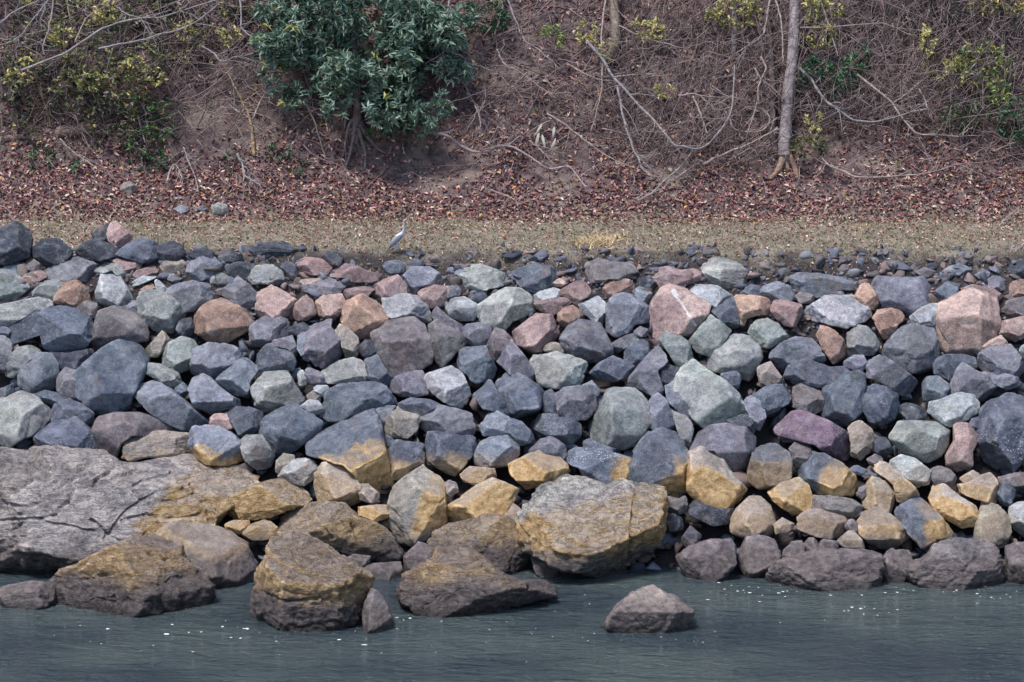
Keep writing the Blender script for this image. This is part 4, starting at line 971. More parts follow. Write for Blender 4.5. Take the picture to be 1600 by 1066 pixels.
# ------------------------------------------------------------------ leaf litter, grass
def ground_frame(x, y):
    e = .05
    z = ground_z(x, y)
    n = np.stack([-(ground_z(x + e, y) - z) / e, -(ground_z(x, y + e) - z) / e, np.ones_like(z)], -1)
    return np.stack([x, y, z], -1), n / np.linalg.norm(n, axis=1, keepdims=True)
def unit(v): return v / np.maximum(np.linalg.norm(v, axis=-1, keepdims=True), 1e-9)
def leaves(P, N, length, width, col, rg, tilt=.5, lift=.03, fold=.25, along=None):
    """Two-sided leaf blades, each folded along its midrib: 4 points and 2 triangles apiece."""
    n = len(P)
    N = unit(N + tilt * rg.normal(size=(n, 3)))
    D = rg.normal(size=(n, 3)) if along is None else along
    D = unit(D - (D * N).sum(1, keepdims=True) * N)
    S = np.cross(N, D)
    L = length[:, None]; W = width[:, None]
    P = P + N * lift
    a = P - D * L / 2
    b = P + D * L / 2 - N * L * rg.uniform(-.2, .35, (n, 1))
    m = P + N * L * .12
    l = m + S * W / 2 + N * W * fold; r = m - S * W / 2 + N * W * fold
    V = np.stack([a, l, b, r], 1).reshape(-1, 3)
    i = np.arange(n)[:, None] * 4
    F = np.concatenate([i + [0, 3, 2], i + [0, 2, 1]], 0)
    return V, F, np.repeat(col, 4, 0)
rg = np.random.default_rng(60)
PAL = np.array([(.15, .075, .082), (.10, .052, .060), (.27, .11, .098), (.35, .175, .155), (.50, .32, .275), (.54, .29, .12), (.60, .47, .37), (.22, .19, .09), (.38, .26, .22)])
PRB = np.array([.22, .17, .17, .14, .12, .03, .05, .04, .08]); PRB /= PRB.sum()
BARE = [(330, 190, 90, 55, .85), (400, 150, 60, 60, .8), (690, 265, 75, 40, .8), (880, 265, 60, 45, .75), (1320, 245, 70, 35, .7),
        (1190, 250, 35, 30, .7), (790, 90, 60, 60, .6), (860, 60, 60, 50, .5), (560, 255, 50, 25, .6), (1040, 260, 45, 30, .6), (1300, 290, 60, 25, .5), (340, 120, 60, 40, .7)]
n = 74000
x = rg.uniform(-17, 17, n); y = 3.2 + 7.2 * rg.random(n) ** 1.0
keep = rg.random(n) < np.clip((y - 3.2) / .8, .0, 1) * np.where(y > 6.2, .62, 1.0)
x, y = x[keep], y[keep]
P, N = ground_frame(x, y)
qx, qy = project(P)
pr = np.ones(len(P))
for bx, by, rx, ry, k in BARE:
    dd = ((qx - bx) / rx) ** 2 + ((qy - by) / ry) ** 2
    pr = np.minimum(pr, 1 - k * np.clip(1.5 - dd, 0, 1))
keep = rg.random(len(P)) < pr
P, N = P[keep], N[keep]
n = len(P)
L = rg.uniform(.075, .18, n)
V, F, C = leaves(P, N, L, L * rg.uniform(.3, .55, n), PAL[rg.choice(len(PAL), n, p=PRB)] * rg.uniform(.8, 1.4, (n, 1)), rg, .75)
tag(mesh_obj('leaf_litter', V, F, M_LITTER, smooth=False, tint=C), 'thick reddish brown dead leaves covering the foot of the bank', 'leaf litter', kind='stuff')
n = 15000
x = rg.uniform(-17, 17, n); y = rg.uniform(-2.4, 4.0, n)
k = rg.random(n) < np.clip(.55 + .2 * (y - .5), .45, 1); x, y = x[k], y[k]; n = len(x)
P, N = ground_frame(x, y)
L = rg.uniform(.05, .13, n)
V, F, C = leaves(P, N, L, L * rg.uniform(.3, .55, n), PAL[rg.choice(len(PAL), n, p=np.array([.1, .06, .16, .18, .2, .04, .12, .06, .08]))] * rg.uniform(.8, 1.3, (n, 1)), rg, .45)
tag(mesh_obj('leaf_litter', V, F, M_LITTER, smooth=False, tint=C), 'scattered pale dead leaves lying over the grassy track', 'leaf litter', kind='stuff')

def blades(x, y, hgt, wid, col, rg, lean=.6):
    n = len(x)
    z = ground_z(x, y); P = np.stack([x, y, z], -1)
    a = rg.uniform(0, 6.283, n); D = np.stack([np.cos(a), np.sin(a), 0 * a], -1)
    T = P + np.array([0, 0, 1]) * hgt[:, None] + lean * hgt[:, None] * rg.normal(size=(n, 3)) * [1, 1, .2]
    V = np.stack([P - D * wid[:, None], P + D * wid[:, None], T], 1).reshape(-1, 3)
    F = np.arange(n * 3).reshape(-1, 3)
    return V, F, np.repeat(col, 3, 0)
n = 60000
x = rg.uniform(-17, 17, n); y = rg.uniform(-1.1, 4.3, n)
dens = noise3(np.stack([x * .8, y * 1.6, 0 * x], -1))
k = rg.random(n) < np.clip(.55 + .9 * dens, .08, 1) * np.clip((4.4 - y) / .8, 0, 1); x, y = x[k], y[k]; n = len(x)
GP = np.array([(.23, .20, .13), (.32, .27, .19), (.42, .35, .27), (.15, .165, .08), (.29, .23, .19)])
V, F, C = blades(x, y, rg.uniform(.03, .11, n), rg.uniform(.006, .014, n), GP[rg.choice(5, n, p=[.3, .25, .15, .2, .1])] * rg.uniform(.75, 1.2, (n, 1)), rg, .9)
tag(mesh_obj('grass', V, F, M_GRASS, smooth=False, tint=C), 'short dry olive grass of the level track', 'grass', kind='stuff')
hit, _, _ = march(935, 380, ground_z)
n = 900
x = hit[0] + rg.normal(0, .33, n); y = hit[1] + rg.normal(0, .35, n) + .5 * (x - hit[0])
V, F, C = blades(x, y, rg.uniform(.05, .15, n), rg.uniform(.010, .02, n), np.array([(.60, .46, .28)]) * rg.uniform(.6, 1.2, (n, 1)), rg, 1.3)
tag(mesh_obj('grass', V, F, M_GRASS, smooth=False, tint=C), 'bright straw coloured tuft on the track right of the heron', 'grass', kind='stuff')

# ------------------------------------------------------------------ tubes: trunks, vines, branches
def catmull(P, m=6):
    P = np.asarray(P, float)
    Q = np.concatenate([[2 * P[0] - P[1]], P, [2 * P[-1] - P[-2]]])
    out = []
    for i in range(1, len(Q) - 2):
        for u in np.linspace(0, 1, m, endpoint=False):
            out.append(.5 * ((2 * Q[i]) + (Q[i + 1] - Q[i - 1]) * u + (2 * Q[i - 1] - 5 * Q[i] + 4 * Q[i + 1] - Q[i + 2]) * u ** 2 + (3 * Q[i] - Q[i - 1] - 3 * Q[i + 1] + Q[i + 2]) * u ** 3))
    out.append(P[-1])
    return np.array(out)
def tube(P, R, sides=6, rough=0.0, seed=0):
    P = np.asarray(P, float); n = len(P)
    R = np.broadcast_to(np.asarray(R, float), (n,))
    T = unit(np.gradient(P, axis=0))
    ref = np.array([0, 1, 0.]) if abs(T[:, 1]).max() < .95 else np.array([1, 0, 0.])
    A = unit(np.cross(T, ref)); B = np.cross(T, A)
    th = np.linspace(0, 2 * np.pi, sides, endpoint=False)
    V = P[:, None] + R[:, None, None] * (np.cos(th)[None, :, None] * A[:, None] + np.sin(th)[None, :, None] * B[:, None])
    if rough:
        q = noise3(V.reshape(-1, 3) * (2.5 / max(R.mean(), .02)) * .35 + seed).reshape(n, sides, 1)
        V = P[:, None] + (V - P[:, None]) * (1 + rough * q)
    V = np.concatenate([V.reshape(-1, 3), P[:1], P[-1:]])
    i = np.arange(n - 1)[:, None] * sides; j = np.arange(sides)[None]
    a = i + j; b = i + (j + 1) % sides
    F = np.stack([a, b, b + sides, a + sides], -1).reshape(-1, 4)
    k = np.arange(sides); e0, e1 = n * sides, n * sides + 1
    F0 = np.stack([k * 0 + e0, (k + 1) % sides, k, k * 0 + e0], -1)[:, :3]
    F1 = np.stack([k * 0 + e1, (n - 1) * sides + k, (n - 1) * sides + (k + 1) % sides], -1)
    tri = np.concatenate([F[:, [0, 1, 2]], F[:, [0, 2, 3]], F0, F1])
    return V, tri
def lay(px, off):
    """Pixels to places: where each meets the ground, moved off metres towards the river."""
    off = np.broadcast_to(np.asarray(off, float), (len(px),))
    out = []
    for (qx, qy), o in zip(px, off):
        p, t, d = march(qx, max(qy, -30), ground_z)
        p = p - d * o
        if qy < -30: p = p + np.array([0, 0, 1]) * (-30 - qy) * t / FPX
        out.append(p)
    return np.array(out)
for li, line in enumerate(VINES.strip().splitlines()):
    tile, name, bark, r, off, label, pts = line.split(';')
    px = pixels(tile, pts); r = float(r) * 3.338 / 59 * (.92 if name != 'log' else 1); off = float(off)
    if name in ('vine', 'branch'): off += .22
    k = len(px)
    offs = np.full(k, off)
    if name in ('sapling',): offs = np.linspace(.05, off, k) if px[0, 1] > px[-1, 1] else np.linspace(off, .05, k)
    if name == 'log' or (name == 'root' and off < .3): offs[:] = r * .5
    P = lay(px, offs)
    # even out the depth so that the stem hangs free and keeps its drawn line
    dep = (P - CAM) @ FWD
    tt = np.linspace(0, 1, k); sm = np.polyval(np.polyfit(tt, dep, min(2, k - 1)), tt)
    mixd = np.where(dep < sm, dep, .6 * sm + .4 * dep) if name != 'log' else dep
    P = CAM + (P - CAM) * (mixd / dep)[:, None]
    Q = catmull(P, 7)
    w = np.linspace(0, 1, len(Q))
    Q = Q + .03 * np.stack([noise3(np.stack([w * 9 + li * 3.1 + s, w * 0 + s, w * 0], -1)) for s in (0, 11, 23)], -1)
    taper = 1.1 - .6 * w if name != 'log' else 1 - .1 * w
    side = []
    if name in ('branch', 'sapling', 'vine') and len(Q) > 12:
        rs = np.random.default_rng(500 + li)
        for q in range(int(4 + len(Q) / 6)):
            j = rs.integers(3, len(Q) - 2); tl = rs.uniform(.2, .9)
            dv = unit(unit(Q[j + 1] - Q[j]) * rs.uniform(.3, 1) + rs.normal(size=3) * [.7, .25, .7])
            u = np.linspace(0, 1, 6)[:, None]
            side.append(tube(Q[j] + dv * tl * u + rs.normal(size=3) * .25 * tl * u * u + .012 * rs.normal(size=(6, 3)) * (u > 0), np.linspace(r * .45, .006, 6), 5))
    V, F = tube(Q, r * taper * (1 + .3 * noise3(np.stack([w * 22 + li, w * 0, w * 0], -1))), 10 if name == 'log' else 7, .25 if name == 'log' else .12, li)
    for v_, f_ in side:
        F = np.concatenate([F, f_ + len(V)]); V = np.concatenate([V, v_])
    tag(mesh_obj(name, V - Q[0], F, BARK[bark], loc=Q[0]), label, name, 'bare branches and vines on the slope' if name in ('branch', 'vine', 'root', 'sapling') else None)

# fine bare twigs of the undergrowth, too many to count
rg = np.random.default_rng(71)
Vs, Fs, o = [], [], 0
def scatter(px0, px1, py0, py1):
    return rg.uniform(px0, px1), rg.uniform(py0, py1)
zones = [(0, 420, -20, 215, 1300), (380, 740, 40, 210, 40), (720, 1010, -20, 150, 380), (730, 1220, 100, 260, 300), (960, 1220, -20, 260, 900), (1220, 1620, -20, 200, 2100), (1300, 1620, 150, 270, 260), (-10, 1610, 180, 320, 230)]
for (x0, x1, y0, y1, cnt) in zones:
    for k in range(cnt):
        qx, qy = scatter(x0, x1, y0, y1)
        p, tdist, d = march(qx, qy, ground_z, n=260)
        a = rg.normal(size=3); a[1] *= .5
        if x0 >= 960 and y0 < 0: a[2] = abs(a[2]) * 1.6 + .4
        a = unit(a)
        Ln = rg.uniform(.3, 1.5)
        bend = rg.normal(size=3) * .35 + np.array([0, 0, -.15])
        p = p - d * rg.uniform(.05, .75)
        w = np.linspace(0, 1, 6)[:, None]
        Q = p + a * Ln * w + bend * Ln * w * w + .03 * rg.normal(size=(6, 3))
        v, f = tube(Q, np.linspace(1, .4, 6) * rg.uniform(.006, .017), 3)
        Vs.append(v); Fs.append(f + o); o += len(v)
for k in range(520):                                   # longer hanging stems, bowed by their own weight
    z_ = [(730, 1230, -40, 210), (1240, 1620, -40, 180), (1240, 1620, -40, 120), (0, 420, -40, 120)][rg.integers(4)]
    p, tdist, d = march(*scatter(*z_), ground_z, n=260)
    p = p - d * rg.uniform(.15, .9)
    an = rg.uniform(-1.2, 1.2) + (math.pi if rg.random() < .5 else 0)
    a = np.array([math.sin(an), rg.normal() * .15, -abs(math.cos(an)) * rg.uniform(.3, 1)]) * rg.uniform(1.0, 3.2)
    w = np.linspace(0, 1, 12)[:, None]
    Q = p + a * w + np.array([rg.normal() * .4, 0, -rg.uniform(-.3, .9)]) * w * (1 - w) * 2
    Q = Q + .03 * np.stack([noise3(np.stack([w[:, 0] * 6 + k, w[:, 0] * 0 + s_, w[:, 0] * 0], -1)) for s_ in (0, 9, 19)], -1)
    gz = ground_z(Q[:, 0], Q[:, 1]); Q[:, 2] = np.maximum(Q[:, 2], gz + .03)
    v, f = tube(Q, np.linspace(1, .45, 12) * rg.uniform(.010, .024), 4)
    Vs.append(v); Fs.append(f + o); o += len(v)
V = np.concatenate(Vs); F = np.concatenate(Fs)
tag(mesh_obj('undergrowth', V, F, BARK['twig']), 'tangle of thin bare twigs spread over the upper slope', 'undergrowth', kind='stuff')

# ------------------------------------------------------------------ leafy plants
def rosettes(C, out, nl, ln, wd, col, rg, spread=.9):
    n = len(C); k = nl
    P = np.repeat(C, k, 0); O = np.repeat(out, k, 0)
    D = unit(O + spread * rg.normal(size=(n * k, 3)))
    N = unit(np.cross(D, rg.normal(size=(n * k, 3))) + np.array([0, -.3, .8]))
    L = rg.uniform(.7, 1.2, n * k) * ln; W = L * wd
    P = P + D * (L * .5)[:, None]
    c = np.repeat(col, k, 0) * rg.uniform(.75, 1.25, (n * k, 1))
    return leaves(P, N, L, W, c, rg, .15, 0, .12, along=D)
def blob_points(blobs, per_m2, rg, depth=.5):
    """Cluster centres on and within the outer shell of each leafy clump (cx, cy, rx, ry in pixels, off in metres, weight)."""
    C, O = [], []
    for (cx, cy, rx, ry, off, wgt) in blobs:
        p, t, d = march(cx, max(cy, -30), ground_z, n=500)
        p = p - d * off
        s = t / FPX; a, b = rx * s, ry * s
        n = max(3, int(per_m2 * a * b * 3.14 * wgt))
        u = unit(rg.normal(size=(n, 3))); rad = rg.uniform(.35, 1.0, n) ** .5
        q = u * rad[:, None] * np.array([a, max(.3, depth * min(a, b) * 1.6), b])
        C.append(p + q); O.append(unit(u * [1, 1, 1] + [0, -.3, .35]))
    return np.concatenate(C), np.concatenate(O)
def plant(name, cat, label, base_px, blobs, per, nl, ln, wd, pal, prob, seed, stem='dark', group=None, spread=.9, stems=3):
    rg = np.random.default_rng(seed)
    base, t, d = march(base_px[0], base_px[1], ground_z)
    root = empty(name, base)
    C, O = blob_points(blobs, per, rg)
    col = np.array(pal)[rg.choice(len(pal), len(C), p=np.array(prob) / sum(prob))] * rg.uniform(.8, 1.2, (len(C), 1))
    V, F, T = rosettes(C, O, nl, ln, wd, col, rg, spread)
    f = mesh_obj('foliage', V - base, F, M_LEAF, parent=root, smooth=False, tint=T); f['kind'] = 'stuff'
    for k in range(stems):
        tgt = C[rg.integers(len(C))]
        mid = (base + tgt) / 2 + rg.normal(size=3) * .12
        Q = catmull([base + [0, 0, -.1], mid, tgt], 6)
        v, fc = tube(Q - base, np.linspace(.03, .01, len(Q)), 6)
        mesh_obj('stem', v, fc, BARK[stem], parent=root)
    tag(root, label, cat, group)
    return root

BG = [(.13, .205, .145), (.21, .30, .225), (.28, .36, .28), (.06, .10, .07), (.34, .34, .13)]
# the blue green shrub with its bare foot: trunk, roots, crown
rg = np.random.default_rng(80)
tb, _, _ = march(556, 222, ground_z)
sh = empty('shrub_tree', tb)
blobs = []
for k in range(52):                                    # many separate tufts with dark gaps between them
    a = rg.uniform(0, 6.283); q = rg.uniform(0, 1) ** .5
    cx, cy = 568 + math.cos(a) * q * 150, 62 + math.sin(a) * q * 108
    if cy > 130 and 520 < cx < 585: cy -= 45
    blobs.append((cx, cy, rg.uniform(16, 40), rg.uniform(12, 28), rg.uniform(.9, 2.2), rg.uniform(.8, 1.4)))
for cx, cy in ((520, 175), (600, 185), (585, 165), (530, 150), (660, 200), (620, 195), (425, 110), (440, 140), (690, 160), (668, 182), (500, 148), (418, 60), (705, 70), (715, 110), (720, 30), (420, 20), (640, 165), (460, 150)):
    blobs.append((cx, cy, rg.uniform(16, 26), rg.uniform(12, 18), rg.uniform(.9, 1.5), 1.1))
blobs += [(520, -25, 120, 30, 1.4, .9), (640, -25, 70, 25, 1.2, .8)]
C, O = blob_points(blobs, 40, rg, .8)
col = np.array(BG)[rg.choice(5, len(C), p=[.33, .3, .19, .15, .03])] * rg.uniform(.8, 1.2, (len(C), 1))
V, F, T = rosettes(C, O, 8, .25, .25, col, rg, 1.15)
k1 = mesh_obj('crown', V - tb, F, M_LEAF, parent=sh, smooth=False, tint=T); k1['kind'] = 'stuff'
blobs = [(610, 180, 30, 28, .9, 1), (600, 150, 35, 30, .9, .9), (640, 170, 30, 25, .8, .8), (590, 205, 18, 10, .7, .7), (660, 60, 45, 50, .8, .6), (620, 110, 40, 40, .9, .6)]
C, O = blob_points(blobs, 60, rg, .6)
DG = np.array([(.03, .075, .04), (.05, .11, .055), (.02, .05, .035), (.14, .22, .06)])
V, F, T = rosettes(C, O, 6, .2, .42, DG[rg.choice(4, len(C), p=[.4, .32, .22, .06])], rg, 1.1)
k2 = mesh_obj('foliage', V - tb, F, M_LEAF, parent=sh, smooth=False, tint=T); k2['kind'] = 'stuff'
k2['label'] = 'darker broad leaves at the lower right of the shrub'
def px_tube(px, offs, r0, r1, sides=9, rough=.2, m=7):
    Q = catmull(lay(np.array(px, float), offs), m)
    return tube(Q, np.linspace(r0, r1, len(Q)), sides, rough, px[0][0])
v, f = px_tube([(553, 60), (555, 95), (557, 130), (559, 160), (558, 190), (556, 222)], [1.0, .9, .7, .5, .35, .1], .07, .13)
mesh_obj('trunk', v - tb, f, BARK['root'], parent=sh)
for px in ([(557, 195), (552, 215), (547, 240), (540, 262)], [(560, 200), (566, 222), (571, 240), (570, 266)], [(562, 195), (575, 215), (590, 232), (602, 240)],
           [(555, 185), (546, 195), (541, 215), (536, 245)], [(563, 190), (572, 205), (580, 222)], [(552, 120), (545, 150), (541, 180), (538, 205)]):
    k = len(px)
    v, f = px_tube(px, np.linspace(.4, .05, k), .06, .025, 7)
    mesh_obj('root', v - tb, f, BARK['root'], parent=sh)
for px in ([(555, 100), (520, 70), (480, 50)], [(555, 90), (600, 60), (640, 40)], [(556, 110), (610, 110), (650, 120)], [(554, 80), (540, 30), (530, -20)]):
    v, f = px_tube(px, [.9, 1.2, 1.4], .05, .02, 6)
    mesh_obj('limb', v - tb, f, BARK['dark'], parent=sh)
tag(sh, 'dense blue green shrub overhanging the slope on bare exposed roots', 'shrub')

OL = [(.11, .125, .06), (.18, .18, .08), (.36, .32, .13), (.035, .042, .035), (.30, .28, .20)]
YL = [(.54, .47, .18), (.42, .40, .15), (.62, .50, .24), (.28, .29, .11)]
GR = [(.05, .12, .06), (.09, .19, .09), (.035, .08, .05)]
plant('bush', 'bush', 'broad olive bush with yellowing leaves in the upper left thicket', (150, 235), [(150, 110, 60, 35, .8, 1), (190, 140, 55, 35, .9, 1), (230, 100, 40, 30, .9, .7), (120, 150, 45, 40, .6, .8), (175, 190, 50, 40, .5, .7), (270, 90, 35, 28, .5, .4), (60, 200, 40, 25, .4, .4), (330, 75, 40, 25, .4, .35)], 60, 5, .15, .42, OL, [.3, .28, .16, .2, .06], 101)
plant('bush', 'bush', 'dark leafy bush at the left edge above the fallen log', (30, 215), [(20, 80, 40, 45, .7, .8), (45, 130, 45, 45, .6, .8), (15, 170, 40, 35, .5, .8), (70, 90, 40, 35, .7, .6)], 52, 5, .15, .42, OL, [.3, .15, .06, .42, .07], 102)
plant('bush', 'bush', 'green leafed bush hanging right of the broad olive one', (225, 250), [(215, 180, 35, 35, .5, .8), (255, 180, 25, 35, .5, .7), (235, 225, 40, 30, .4, .8)], 52, 5, .15, .42, [(.06, .12, .05), (.10, .17, .06), (.035, .06, .035), (.18, .22, .07)], [.35, .3, .2, .15], 103)
plant('bush', 'bush', 'thin yellow green bush behind the long pale branches at top left', (110, 60), [(60, 15, 60, 30, .7, .7), (160, 20, 60, 30, .7, .8), (250, 15, 60, 30, .6, .7), (330, 20, 50, 35, .5, .6), (390, 30, 30, 40, .4, .6), (110, 55, 60, 30, .6, .6), (200, 60, 60, 30, .6, .6), (290, 55, 50, 30, .5, .4)], 48, 5, .14, .42, OL, [.26, .28, .2, .16, .1], 104)
for i, (lab, cx, cy, rx, ry) in enumerate([
        ('yellow leaf spray above the long arching pale branch', 165, 20, 16, 16), ('yellow leaf spray on the upper left thicket below the long branch', 95, 60, 16, 14),
        ('brightest yellow leaf spray at the right tip of the olive bush', 208, 108, 16, 14), ('yellowish leaf spray on the lower pale branch end', 290, 48, 12, 12),
        ('yellowish leaf spray near the fork left of the shrub', 358, 58, 12, 12), ('yellow leaf spray on the left end of the long pale branch', 50, 97, 12, 10),
        ('small yellow leaf spray in the shade right of the olive bush', 245, 122, 10, 10), ('yellowish leaf spray dangling at the left edge', 22, 122, 14, 10),
        ('yellow leaf spray on top of the olive bush', 140, 127, 16, 14)]):
    plant('leaf_spray', 'leaf spray', lab, (cx, cy + 6), [(cx, cy, rx * 1.3, ry * 1.2, 1.0, 1)], 80, 5, .15, .4, YL, [.35, .3, .15, .2], 120 + i, 'tan', 'yellow leaf sprays of the upper left thicket', stems=1)
for i, (lab, cx, cy, rx, ry) in enumerate([
        ('low green plant in the dead leaves below the log', 65, 250, 22, 20), ('low green plant beneath the hanging bush at left', 235, 255, 35, 18),
        ('dark green plant beside the dead stick under the sapling', 363, 258, 14, 20), ('small blue green plant right of the yellowish sapling', 465, 264, 16, 16),
        ('low green sprig between the dead stick and the shrub', 435, 238, 22, 12), ('small green plant in the litter left of the hanging bush', 130, 262, 22, 12)]):
    plant('small_plant', 'plant', lab, (cx, cy + ry), [(cx, cy, rx, ry, .15, 1)], 60, 5, .16, .36, GR, [.4, .35, .25], 140 + i, 'dark', 'small green plants at the foot of the slope', stems=2)
for i, (lab, cx, cy, rx, ry, pal, prob) in enumerate([
        ('yellow green leaf spray hanging at the top right of the pale trunk', 1285, 20, 26, 18, YL, [.3, .3, .1, .3]),
        ('yellow drooping leaf spray right of the pale trunk, below the top one', 1282, 60, 20, 18, YL, [.4, .3, .1, .2]),
        ('dark green leafy sprig growing from the right side of the pale trunk', 1290, 118, 40, 26, GR, [.5, .3, .2]),
        ('bright green leafy tuft right of the dark green sprig', 1342, 95, 13, 18, GR, [.3, .6, .1]),
        ('string of yellow leaves hanging from a vine on the right slope', 1450, 80, 10, 32, YL, [.5, .2, .2, .1]),
        ('large yellow green leaf cluster hanging near the right edge', 1535, 105, 40, 32, [(.26, .30, .09), (.4, .38, .12), (.12, .2, .07)], [.4, .3, .3]),
        ('yellow leaf cluster dangling lower left of the large right cluster', 1488, 115, 16, 18, YL, [.3, .4, .1, .2]),
        ('small drooping leaf cluster under the large right cluster', 1560, 148, 14, 22, [(.3, .33, .1), (.16, .24, .08)], [.5, .5]),
        ('bright green bush cut by the right edge halfway up the slope', 1588, 190, 24, 28, GR, [.3, .5, .2]),
        ('dull green plant on the slope below the large right cluster', 1505, 182, 32, 18, [(.07, .11, .06), (.11, .14, .07)], [.5, .5]),
        ('yellow leaf tuft at the right foot of the pale trunk', 1271, 190, 10, 12, YL, [.5, .3, .1, .1]),
        ('olive leafy sprig at the base of the pale trunk', 1262, 228, 26, 14, OL, [.3, .3, .1, .2, .1]),
        ('yellow leaf spray at the top edge left of the pale trunk', 1155, 18, 32, 22, YL, [.35, .35, .1, .2]),
        ('yellow leaf spray at the top edge left of the thin pale trunk', 1118, 25, 12, 14, YL, [.5, .2, .2, .1]),
        ('small bright yellow sprig on the slope left of the hooked vine', 1040, 143, 11, 12, YL, [.6, .2, .1, .1]),
        ('green yellow leaf tuft left of the mossy trunk', 865, 55, 14, 14, [(.3, .36, .12), (.2, .27, .1)], [.5, .5]),
        ('yellowish leaf tuft hugging the left side of the mossy trunk', 915, 52, 12, 14, YL, [.3, .4, .1, .2]),
        ('yellow leaf tuft right of the mossy trunk near the top', 1012, 50, 24, 16, YL, [.3, .3, .1, .3]),
        ('yellowish leaf tuft at the foot of the mossy trunk', 945, 80, 10, 10, YL, [.3, .4, .1, .2]),
        ('yellow leaf spray at the top edge near the right corner', 1560, 8, 40, 12, YL, [.3, .4, .1, .2]),
        ('dark green bush at the top edge right of the shrub', 760, 25, 28, 22, GR, [.5, .2, .3])]):
    plant('leaf_spray', 'leaf spray', lab, (cx, cy + ry * .6), [(cx, cy, rx * 1.25, ry * 1.25, .75, 1)], 72, 5, .16, .38, pal, prob, 160 + i, 'tan', 'leaf sprays on the right slope', stems=1)

# dark brush behind the top left and right corners
for i, (lab, bx, by, blobs) in enumerate([
        ('dark twiggy brush filling the top left corner behind the branches', 60, 40, [(40, 0, 90, 40, .2, .8), (180, 0, 100, 40, .2, .8), (320, 0, 90, 40, .2, .8), (400, 60, 40, 50, .2, .6), (100, 150, 80, 50, .15, .5)]),
        ('dusky brown brush filling the top right corner', 1560, 40, [(1420, 0, 80, 40, .3, .5), (1540, 10, 90, 50, .4, .8), (1590, 60, 40, 40, .3, .8), (1480, 60, 60, 40, .3, .4)])]):
    plant('bush', 'bush', lab, (bx, by), blobs, 60, 4, .16, .4, [(.05, .05, .045), (.09, .085, .06), (.12, .09, .085), (.07, .065, .08)], [.3, .25, .25, .2], 190 + i, 'tan', stems=6)

# pair of pale curled leaves caught on a twig
p0, t_, d_ = march(855, 215, ground_z)
pl = empty('hanging_leaves', p0)
lt = NT('pale_leaf'); lc = lt.node('ShaderNodeTexCoord')
lt.put(lt.bsdf.inputs['Base Color'], lt.mix(lt.noise(lc.outputs['Object'], 9, 4), (.20, .20, .16), (.48, .45, .38))); lt.bsdf.inputs['Roughness'].default_value = .7
for (x0, y0, x1, y1, w) in ((847, 193, 836, 212, 5), (842, 206, 838, 226, 6), (847, 210, 852, 232, 5), (866, 198, 864, 216, 5), (868, 216, 862, 233, 5.5)):
    A = lay(np.array([(x0, y0), (x1, y1)], float), .5); s = t_ / FPX
    w_ = np.linspace(0, 1, 7); mid = A[0] + (A[1] - A[0]) * w_[:, None]
    prof = np.sin(np.pi * (w_ * .92 + .04)) ** .9 * w * .62 * s * (.75 + .25 * np.cos(w_ * 7 + x0))
    bow = np.sin(np.pi * w_) * .06
    Vl = []
    for m, pf, bw in zip(mid, prof, bow):
        Vl += [m + [-pf, -bw + pf * .4, 0], m + [0, -bw, 0], m + [pf, -bw + pf * .4, 0]]
    Fl = []
    for q in range(6):
        for e in (0, 1): Fl.append([q * 3 + e, q * 3 + e + 1, q * 3 + e + 4, q * 3 + e + 3])
    mesh_obj('leaf', np.array(Vl) - p0, Fl, lt.m, parent=pl)
v, f = px_tube([(846, 188), (852, 184), (862, 188), (868, 196)], .5, .01, .008, 5)
mesh_obj('twig', v - p0, f, BARK['tan'], parent=pl)
tag(pl, 'pair of pale curled leaf clusters caught on the bare slope', 'leaves')

# ------------------------------------------------------------------ trees
def tree(name, label, px, offs, r0, r1, bark, roots=(), limbs=(), foot=None):
    Q = lay(np.array(px, float), offs)
    base = Q[-1]
    root = empty(name, base)
    Qc = catmull(Q, 8)
    v, f = tube(Qc, np.linspace(r0, r1, len(Qc)), 14, .16, px[0][0])
    mesh_obj('trunk', v - base, f, BARK[bark], parent=root)
    for (rp, ra, rb) in roots:
        v, f = px_tube(rp, np.linspace(np.min(offs) + .12, .02, len(rp)), ra, rb, 9)
        mesh_obj('root', v - base, f, BARK[foot or bark], parent=root)
    for (rp, o0, o1, ra, rb) in limbs:
        v, f = px_tube(rp, np.linspace(o0, o1, len(rp)), ra, rb, 7)
        mesh_obj('limb', v - base, f, BARK[bark], parent=root)
    return tag(root, label, 'tree')
tree('tree', 'pale straight trunk with flaring reddish roots on the right slope',
     [(1246, -260), (1244, -120), (1242, 0), (1240, 50), (1237, 100), (1232, 140), (1229, 185), (1226, 220), (1225, 246)], [.9, .9, .9, .8, .7, .6, .45, .3, .2], .125, .165, 'trunk',
     roots=[([(1226, 228), (1222, 250), (1214, 268), (1203, 281)], .12, .05), ([(1227, 226), (1233, 246), (1242, 262), (1246, 280)], .13, .05),
            ([(1226, 232), (1228, 252), (1232, 268)], .10, .05), ([(1224, 232), (1220, 254), (1220, 274)], .10, .04)], foot='foot')
tree('tree', 'thin pale trunk at the top edge left of the straight pale one', [(1147, -200), (1147, -60), (1147, 0), (1148, 45), (1146, 85)], [.6, .6, .6, .5, .3], .06, .075, 'trunk')
tree('tree', 'mossy short trunk at the top centre right of the shrub', [(956, -200), (957, -50), (959, 0), (962, 40), (960, 75), (950, 96)], [.7, .7, .6, .5, .4, .1], .10, .14, 'moss',
     roots=[([(958, 76), (952, 92), (944, 104)], .09, .04), ([(960, 78), (964, 92), (966, 102)], .08, .03)])
tree('tree', 'dark slim trunk standing just left of the straight pale one', [(1196, -150), (1198, 0), (1203, 70), (1207, 130), (1208, 200), (1211, 240)], [.5, .5, .45, .4, .3, .1], .06, .09, 'dark')
